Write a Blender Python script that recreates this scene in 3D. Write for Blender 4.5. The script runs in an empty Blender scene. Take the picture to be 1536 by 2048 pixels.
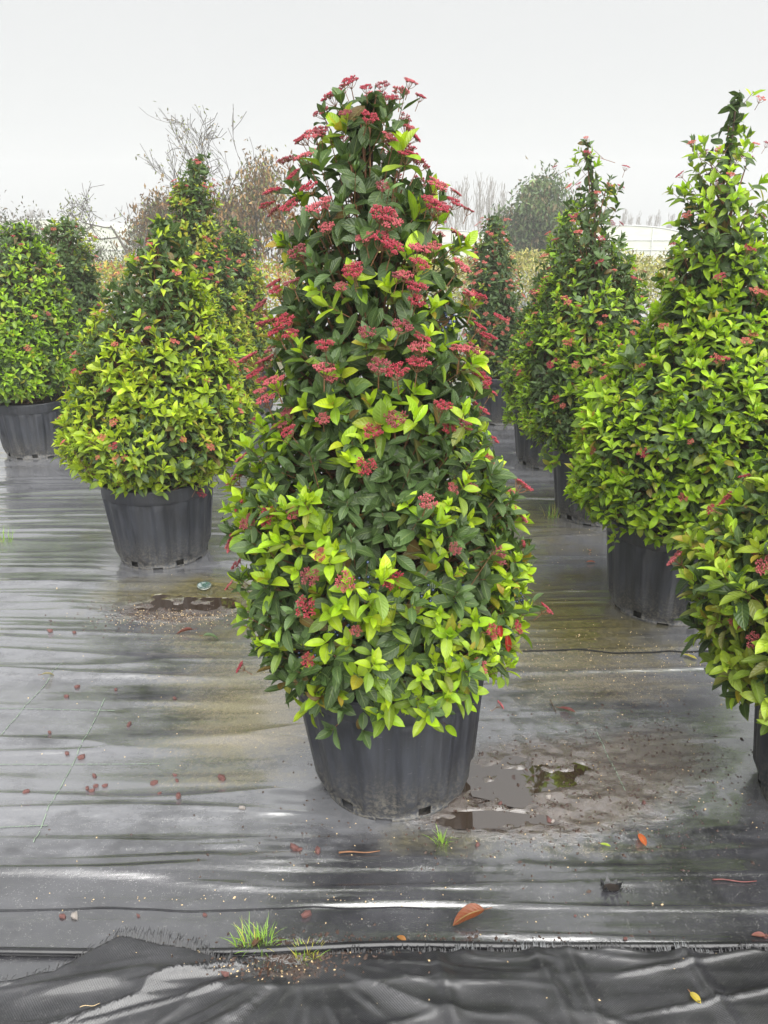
import bpy, math, random
import numpy as np
from mathutils import Matrix, Vector
random.seed(7)
RNG = np.random.default_rng(11)

# ---------------------------------------------------------------- camera, sky, light
SC = bpy.context.scene
COL = SC.collection
F, CX, CY = 1547.0, 768.0, 1024.0
PITCH, CAMH = math.radians(19.4), 1.65
cam = bpy.data.cameras.new('camera')
cam.sensor_fit = 'VERTICAL'
cam.angle_y = 2 * math.atan(CY / F)
cam.clip_start, cam.clip_end = 0.05, 2000
camo = bpy.data.objects.new('camera', cam)
camo.location = (0, 0, CAMH)
camo.rotation_euler = (math.pi / 2 - PITCH, 0, 0)
COL.objects.link(camo)
SC.camera = camo

SUN_EL, SUN_AZ = math.radians(50), math.radians(160)
w = bpy.data.worlds.new('World')
SC.world = w
w.use_nodes = True
nt = w.node_tree
nt.nodes.clear()
sky = nt.nodes.new('ShaderNodeTexSky')
sky.sky_type = 'NISHITA'
sky.sun_disc = False
sky.sun_elevation = SUN_EL
sky.sun_rotation = SUN_AZ
sky.dust_density = 4.0
bw = nt.nodes.new('ShaderNodeHueSaturation')
bw.inputs['Saturation'].default_value = 0.08
cl = nt.nodes.new('ShaderNodeTexNoise')          # faint unevenness of the cloud layer
cl.inputs['Scale'].default_value = 1.6
cl.inputs['Detail'].default_value = 3
cr = nt.nodes.new('ShaderNodeValToRGB')
cr.color_ramp.elements[0].color = (2.34, 2.385, 2.40, 1)
cr.color_ramp.elements[1].color = (2.50, 2.53, 2.53, 1)
mx = nt.nodes.new('ShaderNodeMixRGB')
mx.inputs[0].default_value = 0.93
bg = nt.nodes.new('ShaderNodeBackground')
bg.inputs['Strength'].default_value = 0.052
wo = nt.nodes.new('ShaderNodeOutputWorld')
nt.links.new(sky.outputs[0], bw.inputs['Color'])
nt.links.new(cl.outputs[0], cr.inputs[0])
nt.links.new(bw.outputs[0], mx.inputs[1])
nt.links.new(cr.outputs[0], mx.inputs[2])
nt.links.new(mx.outputs[0], bg.inputs['Color'])
nt.links.new(bg.outputs[0], wo.inputs[0])

sun = bpy.data.lights.new('sun', 'SUN')
sun.energy = 1.5
sun.angle = math.radians(85)
sun.color = (1.0, 0.985, 0.95)
suno = bpy.data.objects.new('sun', sun)
sd = Vector((math.sin(SUN_AZ) * math.cos(SUN_EL), math.cos(SUN_AZ) * math.cos(SUN_EL), math.sin(SUN_EL)))
suno.rotation_euler = sd.to_track_quat('Z', 'Y').to_euler()
suno.location = (3, -6, 12)
COL.objects.link(suno)

SC.view_settings.view_transform = 'Standard'
SC.view_settings.look = 'None'
SC.view_settings.gamma = 1
SC.view_settings.exposure = 2.58
SC.render.engine = 'CYCLES'
SC.cycles.max_bounces = 5
SC.cycles.diffuse_bounces = 3
SC.cycles.glossy_bounces = 2
SC.cycles.volume_bounces = 1
SC.cycles.transparent_max_bounces = 8

# ---------------------------------------------------------------- helpers
def ray(px, py):
    u, v = (px - CX) / F, (CY - py) / F
    return np.array([u, math.cos(PITCH) + v * math.sin(PITCH), -math.sin(PITCH) + v * math.cos(PITCH)])
def gnd(px, py, z=0.0):
    d = ray(px, py); t = (z - CAMH) / d[2]
    return t * d[0], t * d[1]
def atY(px, py, Y):
    d = ray(px, py); t = Y / d[1]
    return t * d[0], Y, CAMH + t * d[2]
def project(p):
    x, y, z = p[:, 0], p[:, 1], p[:, 2] - CAMH
    dep = y * math.cos(PITCH) - z * math.sin(PITCH)
    up = y * math.sin(PITCH) + z * math.cos(PITCH)
    return CX + F * x / dep, CY - F * up / dep, dep

def _h(ix, iy, iz, s):
    n = (ix * 374761393 + iy * 668265263 + iz * 2147483647 + s * 1274126177) & 0xFFFFFFFF
    n = ((n ^ (n >> 13)) * 1274126177) & 0xFFFFFFFF
    n = (n ^ (n >> 16)) & 0xFFFFFFFF
    return n / 4294967295.0
def vnoise(x, y, z=0.0, s=0):
    x, y, z = np.broadcast_arrays(np.asarray(x, float), np.asarray(y, float), np.asarray(z, float))
    ix, iy, iz = np.floor(x).astype(np.int64), np.floor(y).astype(np.int64), np.floor(z).astype(np.int64)
    fx, fy, fz = x - ix, y - iy, z - iz
    fx, fy, fz = [f * f * (3 - 2 * f) for f in (fx, fy, fz)]
    r = 0
    for a in (0, 1):
        for b in (0, 1):
            for c in (0, 1):
                wgt = (fx if a else 1 - fx) * (fy if b else 1 - fy) * (fz if c else 1 - fz)
                r = r + wgt * _h(ix + a, iy + b, iz + c, s)
    return r
def fbm(x, y, z=0.0, s=0, o=4):
    r, a, t = 0, 1.0, 0
    for k in range(o):
        r = r + a * vnoise(np.asarray(x) * 2 ** k, np.asarray(y) * 2 ** k, np.asarray(z) * 2 ** k, s + k)
        t += a; a *= 0.5
    return r / t
def sstep(a, b, x):
    t = np.clip((x - a) / (b - a), 0, 1)
    return t * t * (3 - 2 * t)
def nrm(v):
    return v / np.maximum(np.linalg.norm(v, axis=-1, keepdims=True), 1e-9)

def mesh_np(name, verts, faces, mat=None, smooth=True, attrs=None):
    """faces: (n,k) int array, k constant. attrs: {name: (n_verts,4) colour}"""
    verts = np.asarray(verts, np.float32); faces = np.asarray(faces, np.int32)
    me = bpy.data.meshes.new(name)
    n, k = faces.shape
    me.vertices.add(len(verts)); me.vertices.foreach_set('co', verts.ravel())
    me.loops.add(n * k); me.loops.foreach_set('vertex_index', faces.ravel())
    me.polygons.add(n)
    me.polygons.foreach_set('loop_start', np.arange(0, n * k, k, dtype=np.int32))
    me.polygons.foreach_set('use_smooth', np.full(n, smooth, dtype=bool))
    for nm, val in (attrs or {}).items():
        a = me.attributes.new(nm, 'FLOAT_COLOR', 'POINT')
        a.data.foreach_set('color', np.asarray(val, np.float32).ravel())
    me.update(calc_edges=True)
    if mat: me.materials.append(mat)
    return me
def link(name, me, parent=None, loc=(0, 0, 0), **props):
    o = bpy.data.objects.new(name, me)
    o.location = loc
    COL.objects.link(o)
    if parent: o.parent = parent
    for k, v in props.items(): o[k] = v
    return o
class MB:
    """collects polygons (mixed sizes) for one mesh"""
    def __init__(s): s.v = []; s.f = []
    def add(s, v, f):
        b = len(s.v); s.v += [tuple(p) for p in v]; s.f += [tuple(i + b for i in q) for q in f]
    def tube(s, pts, rads, n=5, cap=True):
        pts = [Vector(p) for p in pts]; b = len(s.v); ref = None
        for i, p in enumerate(pts):
            t = (pts[min(i + 1, len(pts) - 1)] - pts[max(i - 1, 0)]).normalized()
            if ref is None: ref = t.orthogonal().normalized()
            ref = (ref - t * ref.dot(t)).normalized(); q = t.cross(ref)
            for k in range(n):
                a = 2 * math.pi * k / n
                s.v.append(tuple(p + (ref * math.cos(a) + q * math.sin(a)) * rads[i]))
        for i in range(len(pts) - 1):
            for k in range(n):
                k2 = (k + 1) % n
                s.f.append((b + i * n + k, b + i * n + k2, b + (i + 1) * n + k2, b + (i + 1) * n + k))
        if cap:
            s.f.append(tuple(b + k for k in range(n))[::-1]); e = b + (len(pts) - 1) * n
            s.f.append(tuple(e + k for k in range(n)))
    def box(s, c, d):
        x, y, z = c; a, b, e = d[0] / 2, d[1] / 2, d[2] / 2
        s.add([(x + i * a, y + j * b, z + k * e) for i in (-1, 1) for j in (-1, 1) for k in (-1, 1)],
              [(0, 1, 3, 2), (4, 6, 7, 5), (0, 4, 5, 1), (2, 3, 7, 6), (0, 2, 6, 4), (1, 5, 7, 3)])
    def mesh(s, name, mat=None, smooth=True):
        me = bpy.data.meshes.new(name); me.from_pydata(s.v, [], s.f); me.update()
        if smooth: me.polygons.foreach_set('use_smooth', [True] * len(me.polygons))
        if mat: me.materials.append(mat)
        return me
def thing(name, label, cat, loc=(0, 0, 0), group=None):
    o = bpy.data.objects.new(name, None); o.empty_display_size = 0.1
    o.location = loc; COL.objects.link(o)
    o['label'] = label; o['category'] = cat
    if group: o['group'] = group
    return o

# ---------------------------------------------------------------- materials
def new_mat(name):
    m = bpy.data.materials.new(name); m.use_nodes = True
    n = m.node_tree; return m, n, n.nodes['Principled BSDF'], n.nodes['Material Output']
def N(nt, t, **kw):
    n = nt.nodes.new(t)
    for k, v in kw.items():
        if k in n.inputs: n.inputs[k].default_value = v
        else: setattr(n, k, v)
    return n
def noise(nt, vec, scale, detail=3, rough=0.55):
    n = N(nt, 'ShaderNodeTexNoise', Scale=scale, Detail=detail, Roughness=rough)
    nt.links.new(vec, n.inputs['Vector']); return n.outputs[0]
def ramp(nt, fac, a, b, ca=(0, 0, 0, 1), cb=(1, 1, 1, 1)):
    r = N(nt, 'ShaderNodeValToRGB'); e = r.color_ramp.elements
    e[0].position, e[1].position, e[0].color, e[1].color = a, b, ca, cb
    nt.links.new(fac, r.inputs[0]); return r.outputs[0]
def mapped(nt, vec, scale, rot=0.0):
    m = N(nt, 'ShaderNodeMapping'); m.inputs['Scale'].default_value = scale; m.inputs['Rotation'].default_value = (0, 0, rot)
    nt.links.new(vec, m.inputs['Vector']); return m.outputs[0]
def mixc(nt, fac, a, b, mode='MIX'):
    m = N(nt, 'ShaderNodeMixRGB', blend_type=mode)
    for i, v in zip((0, 1, 2), (fac, a, b)):
        if isinstance(v, (int, float)): m.inputs[i].default_value = v
        elif isinstance(v, tuple): m.inputs[i].default_value = v if len(v) == 4 else v + (1,)
        else: nt.links.new(v, m.inputs[i])
    return m.outputs[0]
def mth(nt, op, a, b=0.0, clamp=False):
    m = N(nt, 'ShaderNodeMath', operation=op, use_clamp=clamp)
    for i, v in enumerate((a, b)):
        if isinstance(v, (int, float)): m.inputs[i].default_value = v
        else: nt.links.new(v, m.inputs[i])
    return m.outputs[0]
def bump(nt, h, strength, dist, normal=None):
    b = N(nt, 'ShaderNodeBump', Strength=strength, Distance=dist)
    nt.links.new(h, b.inputs['Height'])
    if normal is not None: nt.links.new(normal, b.inputs['Normal'])
    return b.outputs[0]

def leaf_material(name, rough=0.36, trans=0.33):
    m, n, p, out = new_mat(name)
    L = n.links.new
    tint = N(n, 'ShaderNodeAttribute', attribute_name='tint')
    uv = N(n, 'ShaderNodeAttribute', attribute_name='leafuv')
    sp = N(n, 'ShaderNodeSeparateXYZ'); L(uv.outputs['Vector'], sp.inputs[0])
    t, s = sp.outputs[0], mth(n, 'ABSOLUTE', mth(n, 'SUBTRACT', sp.outputs[1], 0.5))
    rib = ramp(n, s, 0.015, 0.06, (1, 1, 1, 1), (0, 0, 0, 1))
    vein = mth(n, 'SINE', mth(n, 'MULTIPLY', mth(n, 'SUBTRACT', t, mth(n, 'MULTIPLY', s, 0.55)), 46.0))
    v01 = ramp(n, vein, 0.80, 1.0)
    geo = N(n, 'ShaderNodeNewGeometry')
    blot = noise(n, geo.outputs['Position'], 55, 3)
    c = mixc(n, ramp(n, blot, 0.35, 0.7), tint.outputs['Color'], mixc(n, 1.0, tint.outputs['Color'], (0.72, 0.74, 0.7), 'MULTIPLY'))
    c = mixc(n, mth(n, 'MULTIPLY', rib, 0.30), c, (0.34, 0.42, 0.16))
    c = mixc(n, mth(n, 'MULTIPLY', v01, 0.10), c, (0.30, 0.38, 0.14))
    L(c, p.inputs['Base Color'])
    p.inputs['Roughness'].default_value = rough
    p.inputs['Specular IOR Level'].default_value = 0.42
    hgt = mth(n, 'ADD', mth(n, 'MULTIPLY', rib, -0.8), mth(n, 'MULTIPLY', vein, -0.5))
    L(bump(n, hgt, 0.45, 0.0016), p.inputs['Normal'])
    tr = N(n, 'ShaderNodeBsdfTranslucent')
    L(mixc(n, 1.0, c, (1.15, 1.2, 0.55), 'MULTIPLY'), tr.inputs['Color'])
    ms = N(n, 'ShaderNodeMixShader'); ms.inputs[0].default_value = trans
    L(p.outputs[0], ms.inputs[1]); L(tr.outputs[0], ms.inputs[2]); L(ms.outputs[0], out.inputs[0])
    return m
M_LEAF = leaf_material('leaf')
M_TREELEAF = leaf_material('tree_leaf', 0.55, 0.2)

def simple(name, col, rough=0.6, var=0.25, scale=30, bumpd=0.0, spec=0.4, stretch=None):
    m, n, p, out = new_mat(name)
    tc = N(n, 'ShaderNodeTexCoord'); vec = tc.outputs['Object']
    if stretch: vec = mapped(n, vec, stretch)
    nz = noise(n, vec, scale, 4)
    k0 = tuple(c * (1 - var) for c in col) + (1,); k1 = tuple(min(1, c * (1 + var)) for c in col) + (1,)
    n.links.new(ramp(n, nz, 0.3, 0.7, k0, k1), p.inputs['Base Color'])
    p.inputs['Roughness'].default_value = rough
    p.inputs['Specular IOR Level'].default_value = spec
    if bumpd: n.links.new(bump(n, nz, 0.6, bumpd), p.inputs['Normal'])
    return m
M_BARK = simple('bark', (0.075, 0.048, 0.032), 0.7, 0.4, 60, 0.002)
M_TWIG = simple('young_twig', (0.16, 0.075, 0.035), 0.55, 0.3, 60)
M_TREEBARK = simple('tree_bark', (0.085, 0.075, 0.062), 0.85, 0.3, 8)
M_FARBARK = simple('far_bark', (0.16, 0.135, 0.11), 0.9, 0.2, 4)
M_SOIL = simple('soil', (0.035, 0.024, 0.018), 0.9, 0.5, 60, 0.01)
M_RED = simple('flower_bud', (0.28, 0.028, 0.045), 0.5, 0.45, 130)
M_PINK = simple('flower_bud_pale', (0.44, 0.105, 0.085), 0.55, 0.35, 130)
M_TAN = simple('flower_bud_tan', (0.50, 0.20, 0.10), 0.6, 0.3, 130)
M_BERRY = simple('berry_skin', (0.012, 0.025, 0.075), 0.22, 0.3, 40, 0, 0.9)
M_STONE = simple('red_stone', (0.13, 0.058, 0.052), 0.45, 0.45, 45, 0.004)
M_GSTONE = simple('grey_stone', (0.28, 0.25, 0.23), 0.5, 0.35, 45, 0.004)
M_PIPE = simple('pipe_plastic', (0.014, 0.014, 0.016), 0.24, 0.4, 12, 0, 0.6)
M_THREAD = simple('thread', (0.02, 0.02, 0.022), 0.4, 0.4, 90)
M_THREADW = simple('pale_thread', (0.17, 0.22, 0.165), 0.5, 0.3, 90)
M_CRUMB = simple('pale_crumb', (0.48, 0.36, 0.20), 0.7, 0.4, 400)
M_MUDC = simple('mud_crumb', (0.05, 0.03, 0.022), 0.6, 0.5, 300)

def pot_material():
    m, n, p, out = new_mat('pot_plastic'); L = n.links.new
    tc = N(n, 'ShaderNodeTexCoord'); o = tc.outputs['Object']
    big = noise(n, o, 6, 4)
    streak = noise(n, mapped(n, o, (26, 26, 2.2)), 2.0, 4)
    scr = noise(n, mapped(n, o, (9, 60, 60), 0.6), 3.0, 2)
    sp = N(n, 'ShaderNodeSeparateXYZ'); L(o, sp.inputs[0])
    low = ramp(n, mth(n, 'ADD', sp.outputs[2], mth(n, 'MULTIPLY', mth(n, 'SUBTRACT', big, 0.5), 0.16)), 0.03, 0.20, (1, 1, 1, 1), (0, 0, 0, 1))
    c = mixc(n, ramp(n, streak, 0.42, 0.72), (0.012, 0.0135, 0.018), (0.027, 0.030, 0.040))
    c = mixc(n, mth(n, 'MULTIPLY', ramp(n, big, 0.45, 0.7), 0.45), c, (0.036, 0.040, 0.050))
    c = mixc(n, mth(n, 'MULTIPLY', ramp(n, scr, 0.70, 0.76), 0.25), c, (0.22, 0.22, 0.23))
    dust = noise(n, o, 90, 5, 0.7)
    c = mixc(n, mth(n, 'MULTIPLY', ramp(n, dust, 0.66, 0.74), 0.5), c, (0.20, 0.195, 0.18))
    c = mixc(n, mth(n, 'MULTIPLY', mth(n, 'MULTIPLY', low, 0.6), ramp(n, dust, 0.44, 0.62)), c, (0.15, 0.135, 0.105))
    L(c, p.inputs['Base Color'])
    L(ramp(n, big, 0.3, 0.7, (0.36,) * 3 + (1,), (0.56,) * 3 + (1,)), p.inputs['Roughness'])
    p.inputs['Specular IOR Level'].default_value = 0.5
    L(bump(n, mth(n, 'ADD', streak, mth(n, 'MULTIPLY', dust, 0.3)), 0.25, 0.003), p.inputs['Normal'])
    return m
M_POT = pot_material()

def weave(n, vec, pitch):
    sp = N(n, 'ShaderNodeSeparateXYZ'); n.links.new(vec, sp.inputs[0])
    a = mth(n, 'SINE', mth(n, 'MULTIPLY', sp.outputs[0], 2 * math.pi / pitch))
    b = mth(n, 'SINE', mth(n, 'MULTIPLY', sp.outputs[1], 2 * math.pi / pitch))
    return mth(n, 'MULTIPLY', a, b)
def fabric_material(name, front=False):
    m, n, p, out = new_mat(name); L = n.links.new
    geo = N(n, 'ShaderNodeNewGeometry'); pos = geo.outputs['Position']
    at = N(n, 'ShaderNodeAttribute', attribute_name='mask')
    sc = N(n, 'ShaderNodeSeparateColor'); L(at.outputs['Color'], sc.inputs[0])
    mud, silt, algae = sc.outputs
    streak = noise(n, mapped(n, pos, (1.6, 9, 1)), 1.0, 6, 0.62)
    fine = noise(n, mapped(n, pos, (9, 30, 9)), 1.0, 6, 0.7)
    blot = noise(n, pos, 5, 6, 0.65)
    grain = noise(n, pos, 60, 5, 0.75)
    speck = noise(n, pos, 260, 3, 0.7)
    dark, mid, pale = ((0.010, 0.010, 0.012), (0.020, 0.020, 0.023), (0.045, 0.045, 0.050)) if front else ((0.022, 0.022, 0.026), (0.046, 0.046, 0.053), (0.145, 0.147, 0.160))
    c = mixc(n, ramp(n, blot, 0.38, 0.62), dark, mid)
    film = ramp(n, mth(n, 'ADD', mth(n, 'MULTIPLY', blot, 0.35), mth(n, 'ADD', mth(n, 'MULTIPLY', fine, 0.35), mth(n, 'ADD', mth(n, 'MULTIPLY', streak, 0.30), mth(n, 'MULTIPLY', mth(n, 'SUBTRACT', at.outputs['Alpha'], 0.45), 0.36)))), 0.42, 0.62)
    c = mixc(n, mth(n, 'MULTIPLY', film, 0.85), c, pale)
    c = mixc(n, mth(n, 'MULTIPLY', ramp(n, mth(n, 'ADD', mth(n, 'MULTIPLY', speck, 0.6), mth(n, 'MULTIPLY', grain, 0.4)), 0.55, 0.63), 0.2 if front else 0.42), c, (0.24, 0.235, 0.22))
    siltf = mth(n, 'MULTIPLY', ramp(n, mth(n, 'ADD', mth(n, 'ADD', mth(n, 'MULTIPLY', streak, 0.40), mth(n, 'MULTIPLY', grain, 0.38)), mth(n, 'MULTIPLY', silt, 0.42)), 0.60, 0.80), 0.75)
    c = mixc(n, siltf, c, mixc(n, ramp(n, speck, 0.4, 0.65), (0.185, 0.160, 0.10), (0.38, 0.31, 0.19)))
    algf = mth(n, 'MULTIPLY', ramp(n, mth(n, 'ADD', mth(n, 'ADD', mth(n, 'MULTIPLY', blot, 0.45), mth(n, 'MULTIPLY', streak, 0.30)), mth(n, 'MULTIPLY', algae, 0.50)), 0.58, 0.80), 0.9)
    c = mixc(n, algf, c, mixc(n, ramp(n, grain, 0.38, 0.62), (0.040, 0.034, 0.008), (0.135, 0.112, 0.036)))
    mudf = ramp(n, mth(n, 'ADD', mth(n, 'MULTIPLY', mth(n, 'ADD', grain, fine), 0.36), mth(n, 'MULTIPLY', mud, 0.72)), 0.66, 0.84)
    c = mixc(n, mudf, c, mixc(n, ramp(n, mth(n, 'ADD', mth(n, 'MULTIPLY', speck, .5), mth(n, 'MULTIPLY', grain, .5)), 0.38, 0.62), (0.022, 0.014, 0.010), (0.105, 0.072, 0.056)))
    L(c, p.inputs['Base Color'])
    r = ramp(n, mth(n, 'ADD', mth(n, 'MULTIPLY', blot, 0.5), mth(n, 'MULTIPLY', fine, 0.5)), 0.38, 0.64, (0.28 if front else 0.05,) * 3 + (1,), (0.40 if front else 0.26,) * 3 + (1,))
    L(mixc(n, mth(n, 'MULTIPLY', mudf, 0.4), r, (0.4, 0.4, 0.4)), p.inputs['Roughness'])
    p.inputs['IOR'].default_value = 1.55 if front else 2.35
    p.inputs['Coat IOR'].default_value = 1.6
    p.inputs['Coat Weight'].default_value = 0.4 if front else 1.0
    p.inputs['Coat Roughness'].default_value = 0.09
    wv = weave(n, mapped(n, pos, (1, 1, 1), 0.03), 0.0062)
    nr = bump(n, wv, 0.30 if front else 0.06, 0.001)
    nr = bump(n, mth(n, 'ADD', fine, mth(n, 'MULTIPLY', grain, 0.5)), 0.2, 0.005, nr)
    nr = bump(n, mth(n, 'MULTIPLY', mth(n, 'ADD', grain, speck), mth(n, 'ADD', mudf, 0.12)), 0.6, 0.008, nr)
    L(nr, p.inputs['Normal'])
    return m
M_GROUND = fabric_material('ground_fabric')
M_SHEET = fabric_material('sheet_fabric', True)
def water_material():
    m, n, p, out = new_mat('puddle_water'); L = n.links.new
    p.inputs['Base Color'].default_value = (0.032, 0.021, 0.014, 1)
    p.inputs['Roughness'].default_value = 0.02
    p.inputs['IOR'].default_value = 2.5
    geo = N(n, 'ShaderNodeNewGeometry')
    L(bump(n, noise(n, geo.outputs['Position'], 9, 2), 0.06, 0.004), p.inputs['Normal'])
    return m
M_WATER = water_material()

# ---------------------------------------------------------------- ground
def ridge_sum(x, y):
    h = 0.010 * (fbm(x * 0.5 + 3, y * 4.0, 0, 21, 2) - 0.5) * 2
    yy = y + 0.05 * np.sin(x * 1.1 + 2.0 * vnoise(x * .3, y * .5, 0, 7)) - 0.03 * x
    for (fx, fy, am, pw, sd_) in ((0.42, 6.0, 0.017, 6, 31), (0.6, 10.5, 0.011, 5, 35), (0.9, 17.0, 0.0070, 4, 55), (1.3, 25.0, 0.0040, 3, 57)):
        r = 1 - np.abs(2 * (0.75 * vnoise(x * fx + 5, yy * fy, 0, sd_) + 0.25 * vnoise(x * fx * 2.3, yy * fy * 1.7, 0, sd_ + 1)) - 1)
        amp = sstep(0.25, 0.75, vnoise(x * 0.9 + 3, y * 2.2, 0, sd_ + 2)) + 0.12
        h = h + am * amp * np.clip(r, 0, 1) ** pw
    right = sstep(-0.5, 0.5, x) * (1 - sstep(2.2, 3.4, y))
    return h * (1 - 0.3 * right)
PUDDLES = [(0.435, 2.085, 0.21, 0.115), (-0.95, 3.36, 0.24, 0.10), (0.33, 1.89, 0.17, 0.035)]
PLEVEL = [0.0015, 0.0015, 0.0005]
def puddle_mask(x, y):
    m = 0
    for (a, b, rx, ry) in PUDDLES:
        d = np.sqrt(((x - a) / rx) ** 2 + ((y - b) / ry) ** 2) + 1.7 * (fbm(x * 9, y * 14, 0, 71, 4) - 0.5)
        m = np.maximum(m, 1 - sstep(0.75, 1.05, d))
    return m
def ground_h(x, y):
    x = np.asarray(x, float); y = np.asarray(y, float)
    near = 1 - sstep(10, 16, y)
    flat = 0
    for (a, b) in POT_XY:
        flat = np.maximum(flat, 1 - sstep(0.22, 0.42, np.hypot(x - a, y - b)))
    h = ridge_sum(x, y) * near * (1 - 0.9 * flat)
    # calmer, muddy strip right of the middle pot
    mudz = np.exp(-(((x - 0.52) / 0.50) ** 2 + ((y - 2.05) / 0.34) ** 2) * 1.2)
    mudz = np.maximum(mudz, np.exp(-(((x + 0.98) / 0.36) ** 2 + ((y - 3.28) / 0.2) ** 2) * 1.3))
    h = h * (1 - 0.8 * np.clip(mudz * 1.5, 0, 1)) + mudz * (0.003 + 0.026 * (fbm(x * 24, y * 28, 0, 51, 4) - 0.45))
    pm = puddle_mask(x, y)
    h = h * (1 - pm) + pm * (-0.0080 + 0.052 * (fbm(x * 20, y * 22, 0, 61, 4) - 0.45))
    # overlapping edge of two lengths of fabric, and a fold in front of it
    for q in range(9):
        c = 1.47 + .031 * q + 0.035 * (vnoise(x * 1.3, q * 3.0, 0, 80 + q) - 0.5) + 0.012 * np.sin(x * (1.0 + .2 * q) + q * 2)
        h = h + 0.0075 * sstep(.35, .85, vnoise(x * 1.7 + q * 5, 9.0, 0, 90 + q)) * np.exp(-((y - c) / (.007 + .006 * (q % 3))) ** 2)
    return h + 0.0

POT_XY = []      # filled below, before the ground is meshed
SH = dict(A=(0.035, 2.11), B=(-1.22, 3.99), C=(-2.84, 6.16), C2=(-3.02, 7.45), B2=(-1.45, 6.47), B3=(-1.37, 7.72),
          D=(1.335, 3.35), E=(1.425, 1.985), F=(1.34, 4.63), G=(1.285, 5.85), H=(1.12, 7.35), J=(2.52, 5.60))
POT_XY += list(SH.values())

def spaced(segs):
    out = []
    for a, b, st in segs: out += list(np.arange(a, b, st))
    return np.array(out + [segs[-1][1]])
gx = spaced([(-120, -40, 20), (-40, -8, 4), (-8, -3, 0.25), (-3, -1.3, 0.04), (-1.3, 1.5, 0.0125), (1.5, 3, 0.05), (3, 8, 0.25), (8, 40, 4), (40, 120, 20)])
gy = spaced([(-12, 0, 4), (0, 0.9, 0.1), (0.9, 1.25, 0.02), (1.25, 3.5, 0.0085), (3.5, 5.5, 0.013), (5.5, 9, 0.04), (9, 16, 0.3), (16, 60, 4), (60, 120, 15)])
X, Y = np.meshgrid(gx, gy)
Z = ground_h(X, Y)
# stains that belong to the fabric: mud, pale silt, olive algae film
def blob(x, y, a, b, rx, ry): return np.exp(-(((x - a) / rx) ** 2 + ((y - b) / ry) ** 2))
mud = np.clip(1.05 * blob(X, Y, 0.55, 2.06, 0.42, 0.26) + 1.1 * blob(X, Y, -0.98, 3.27, 0.30, 0.14) + 0.5 * blob(X, Y, 1.0, 2.25, 0.25, 0.2)
              + 0.75 * blob(X, Y, -0.20, 1.43, 0.16, 0.05) + 0.4 * blob(X, Y, 0.25, 1.90, 0.3, 0.1), 0, 1)
silt = np.clip(0.75 * blob(X, Y, 0.8, 2.75, 0.7, 0.5) + 0.7 * blob(X, Y, -0.45, 2.3, 0.35, 0.5) + 0.5 * blob(X, Y, -0.75, 2.9, 0.6, 0.7)
               + 0.55 * blob(X, Y, 0.6, 1.80, 0.6, 0.12) + 0.5 * blob(X, Y, -1.2, 4.6, 1.2, 0.7) + 0.55 * blob(X, Y, 0.9, 4.2, .8, .9), 0, 1)
algae = np.clip(0.9 * blob(X, Y, -0.85, 3.45, 0.75, 0.35) + 0.8 * blob(X, Y, 0.85, 3.15, 0.6, 0.55) + 0.7 * blob(X, Y, 0.9, 4.6, 0.7, 1.0)
                + 0.5 * blob(X, Y, -1.6, 4.3, 0.6, 0.2) + 0.7 * blob(X, Y, 0.12, 1.80, 0.28, 0.1) + 0.5 * blob(X, Y, -0.6, 2.9, 0.5, 0.3), 0, 1)
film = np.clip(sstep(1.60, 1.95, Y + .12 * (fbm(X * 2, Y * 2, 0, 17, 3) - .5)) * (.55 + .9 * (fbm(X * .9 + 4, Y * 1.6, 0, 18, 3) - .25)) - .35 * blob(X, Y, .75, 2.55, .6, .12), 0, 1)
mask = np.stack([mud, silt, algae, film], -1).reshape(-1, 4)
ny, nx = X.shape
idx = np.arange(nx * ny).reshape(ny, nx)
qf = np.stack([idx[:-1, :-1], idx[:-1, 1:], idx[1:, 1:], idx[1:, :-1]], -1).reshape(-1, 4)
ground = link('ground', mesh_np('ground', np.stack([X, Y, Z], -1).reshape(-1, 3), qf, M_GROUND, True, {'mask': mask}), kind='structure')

# puddles: level sheets of water in the hollows
for i, (a, b, rx, ry) in enumerate(PUDDLES):
    n = 56; ring = []
    for k in range(n):
        t = 2 * math.pi * k / n
        s = 1.12 + 0.10 * math.sin(3 * t + i) + 0.06 * math.sin(7 * t + 2 * i)
        ring.append((a + rx * s * math.cos(t), b + ry * s * math.sin(t), PLEVEL[i]))
    mb = MB(); mb.add([(a, b, PLEVEL[i])] + ring, [(0, k + 1, (k + 1) % n + 1) for k in range(n)])
    link('puddle', mb.mesh('puddle', M_WATER), kind='structure')

# pale woven marker threads in the fabric
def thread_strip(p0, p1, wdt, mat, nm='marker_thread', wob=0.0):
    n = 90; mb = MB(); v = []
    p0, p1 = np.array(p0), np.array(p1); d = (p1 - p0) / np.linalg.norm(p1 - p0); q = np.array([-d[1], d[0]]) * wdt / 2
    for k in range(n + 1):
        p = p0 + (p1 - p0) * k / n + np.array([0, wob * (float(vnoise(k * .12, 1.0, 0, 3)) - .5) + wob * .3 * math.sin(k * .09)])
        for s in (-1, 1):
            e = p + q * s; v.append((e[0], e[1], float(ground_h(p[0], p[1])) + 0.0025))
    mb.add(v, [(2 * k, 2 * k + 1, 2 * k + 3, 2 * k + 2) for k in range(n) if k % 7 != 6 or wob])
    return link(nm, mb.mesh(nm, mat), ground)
for (a, b) in (((210, 1400), (68, 1690)), ((125, 1330), (0, 1475)), ((0, 1531), (320, 1530)), ((0, 1658), (96, 1656)), ((0, 1421), (230, 1423)), ((1193, 1468), (1250, 1585))):
    thread_strip(gnd(*a), gnd(*b), 0.0028, M_THREADW)
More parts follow.
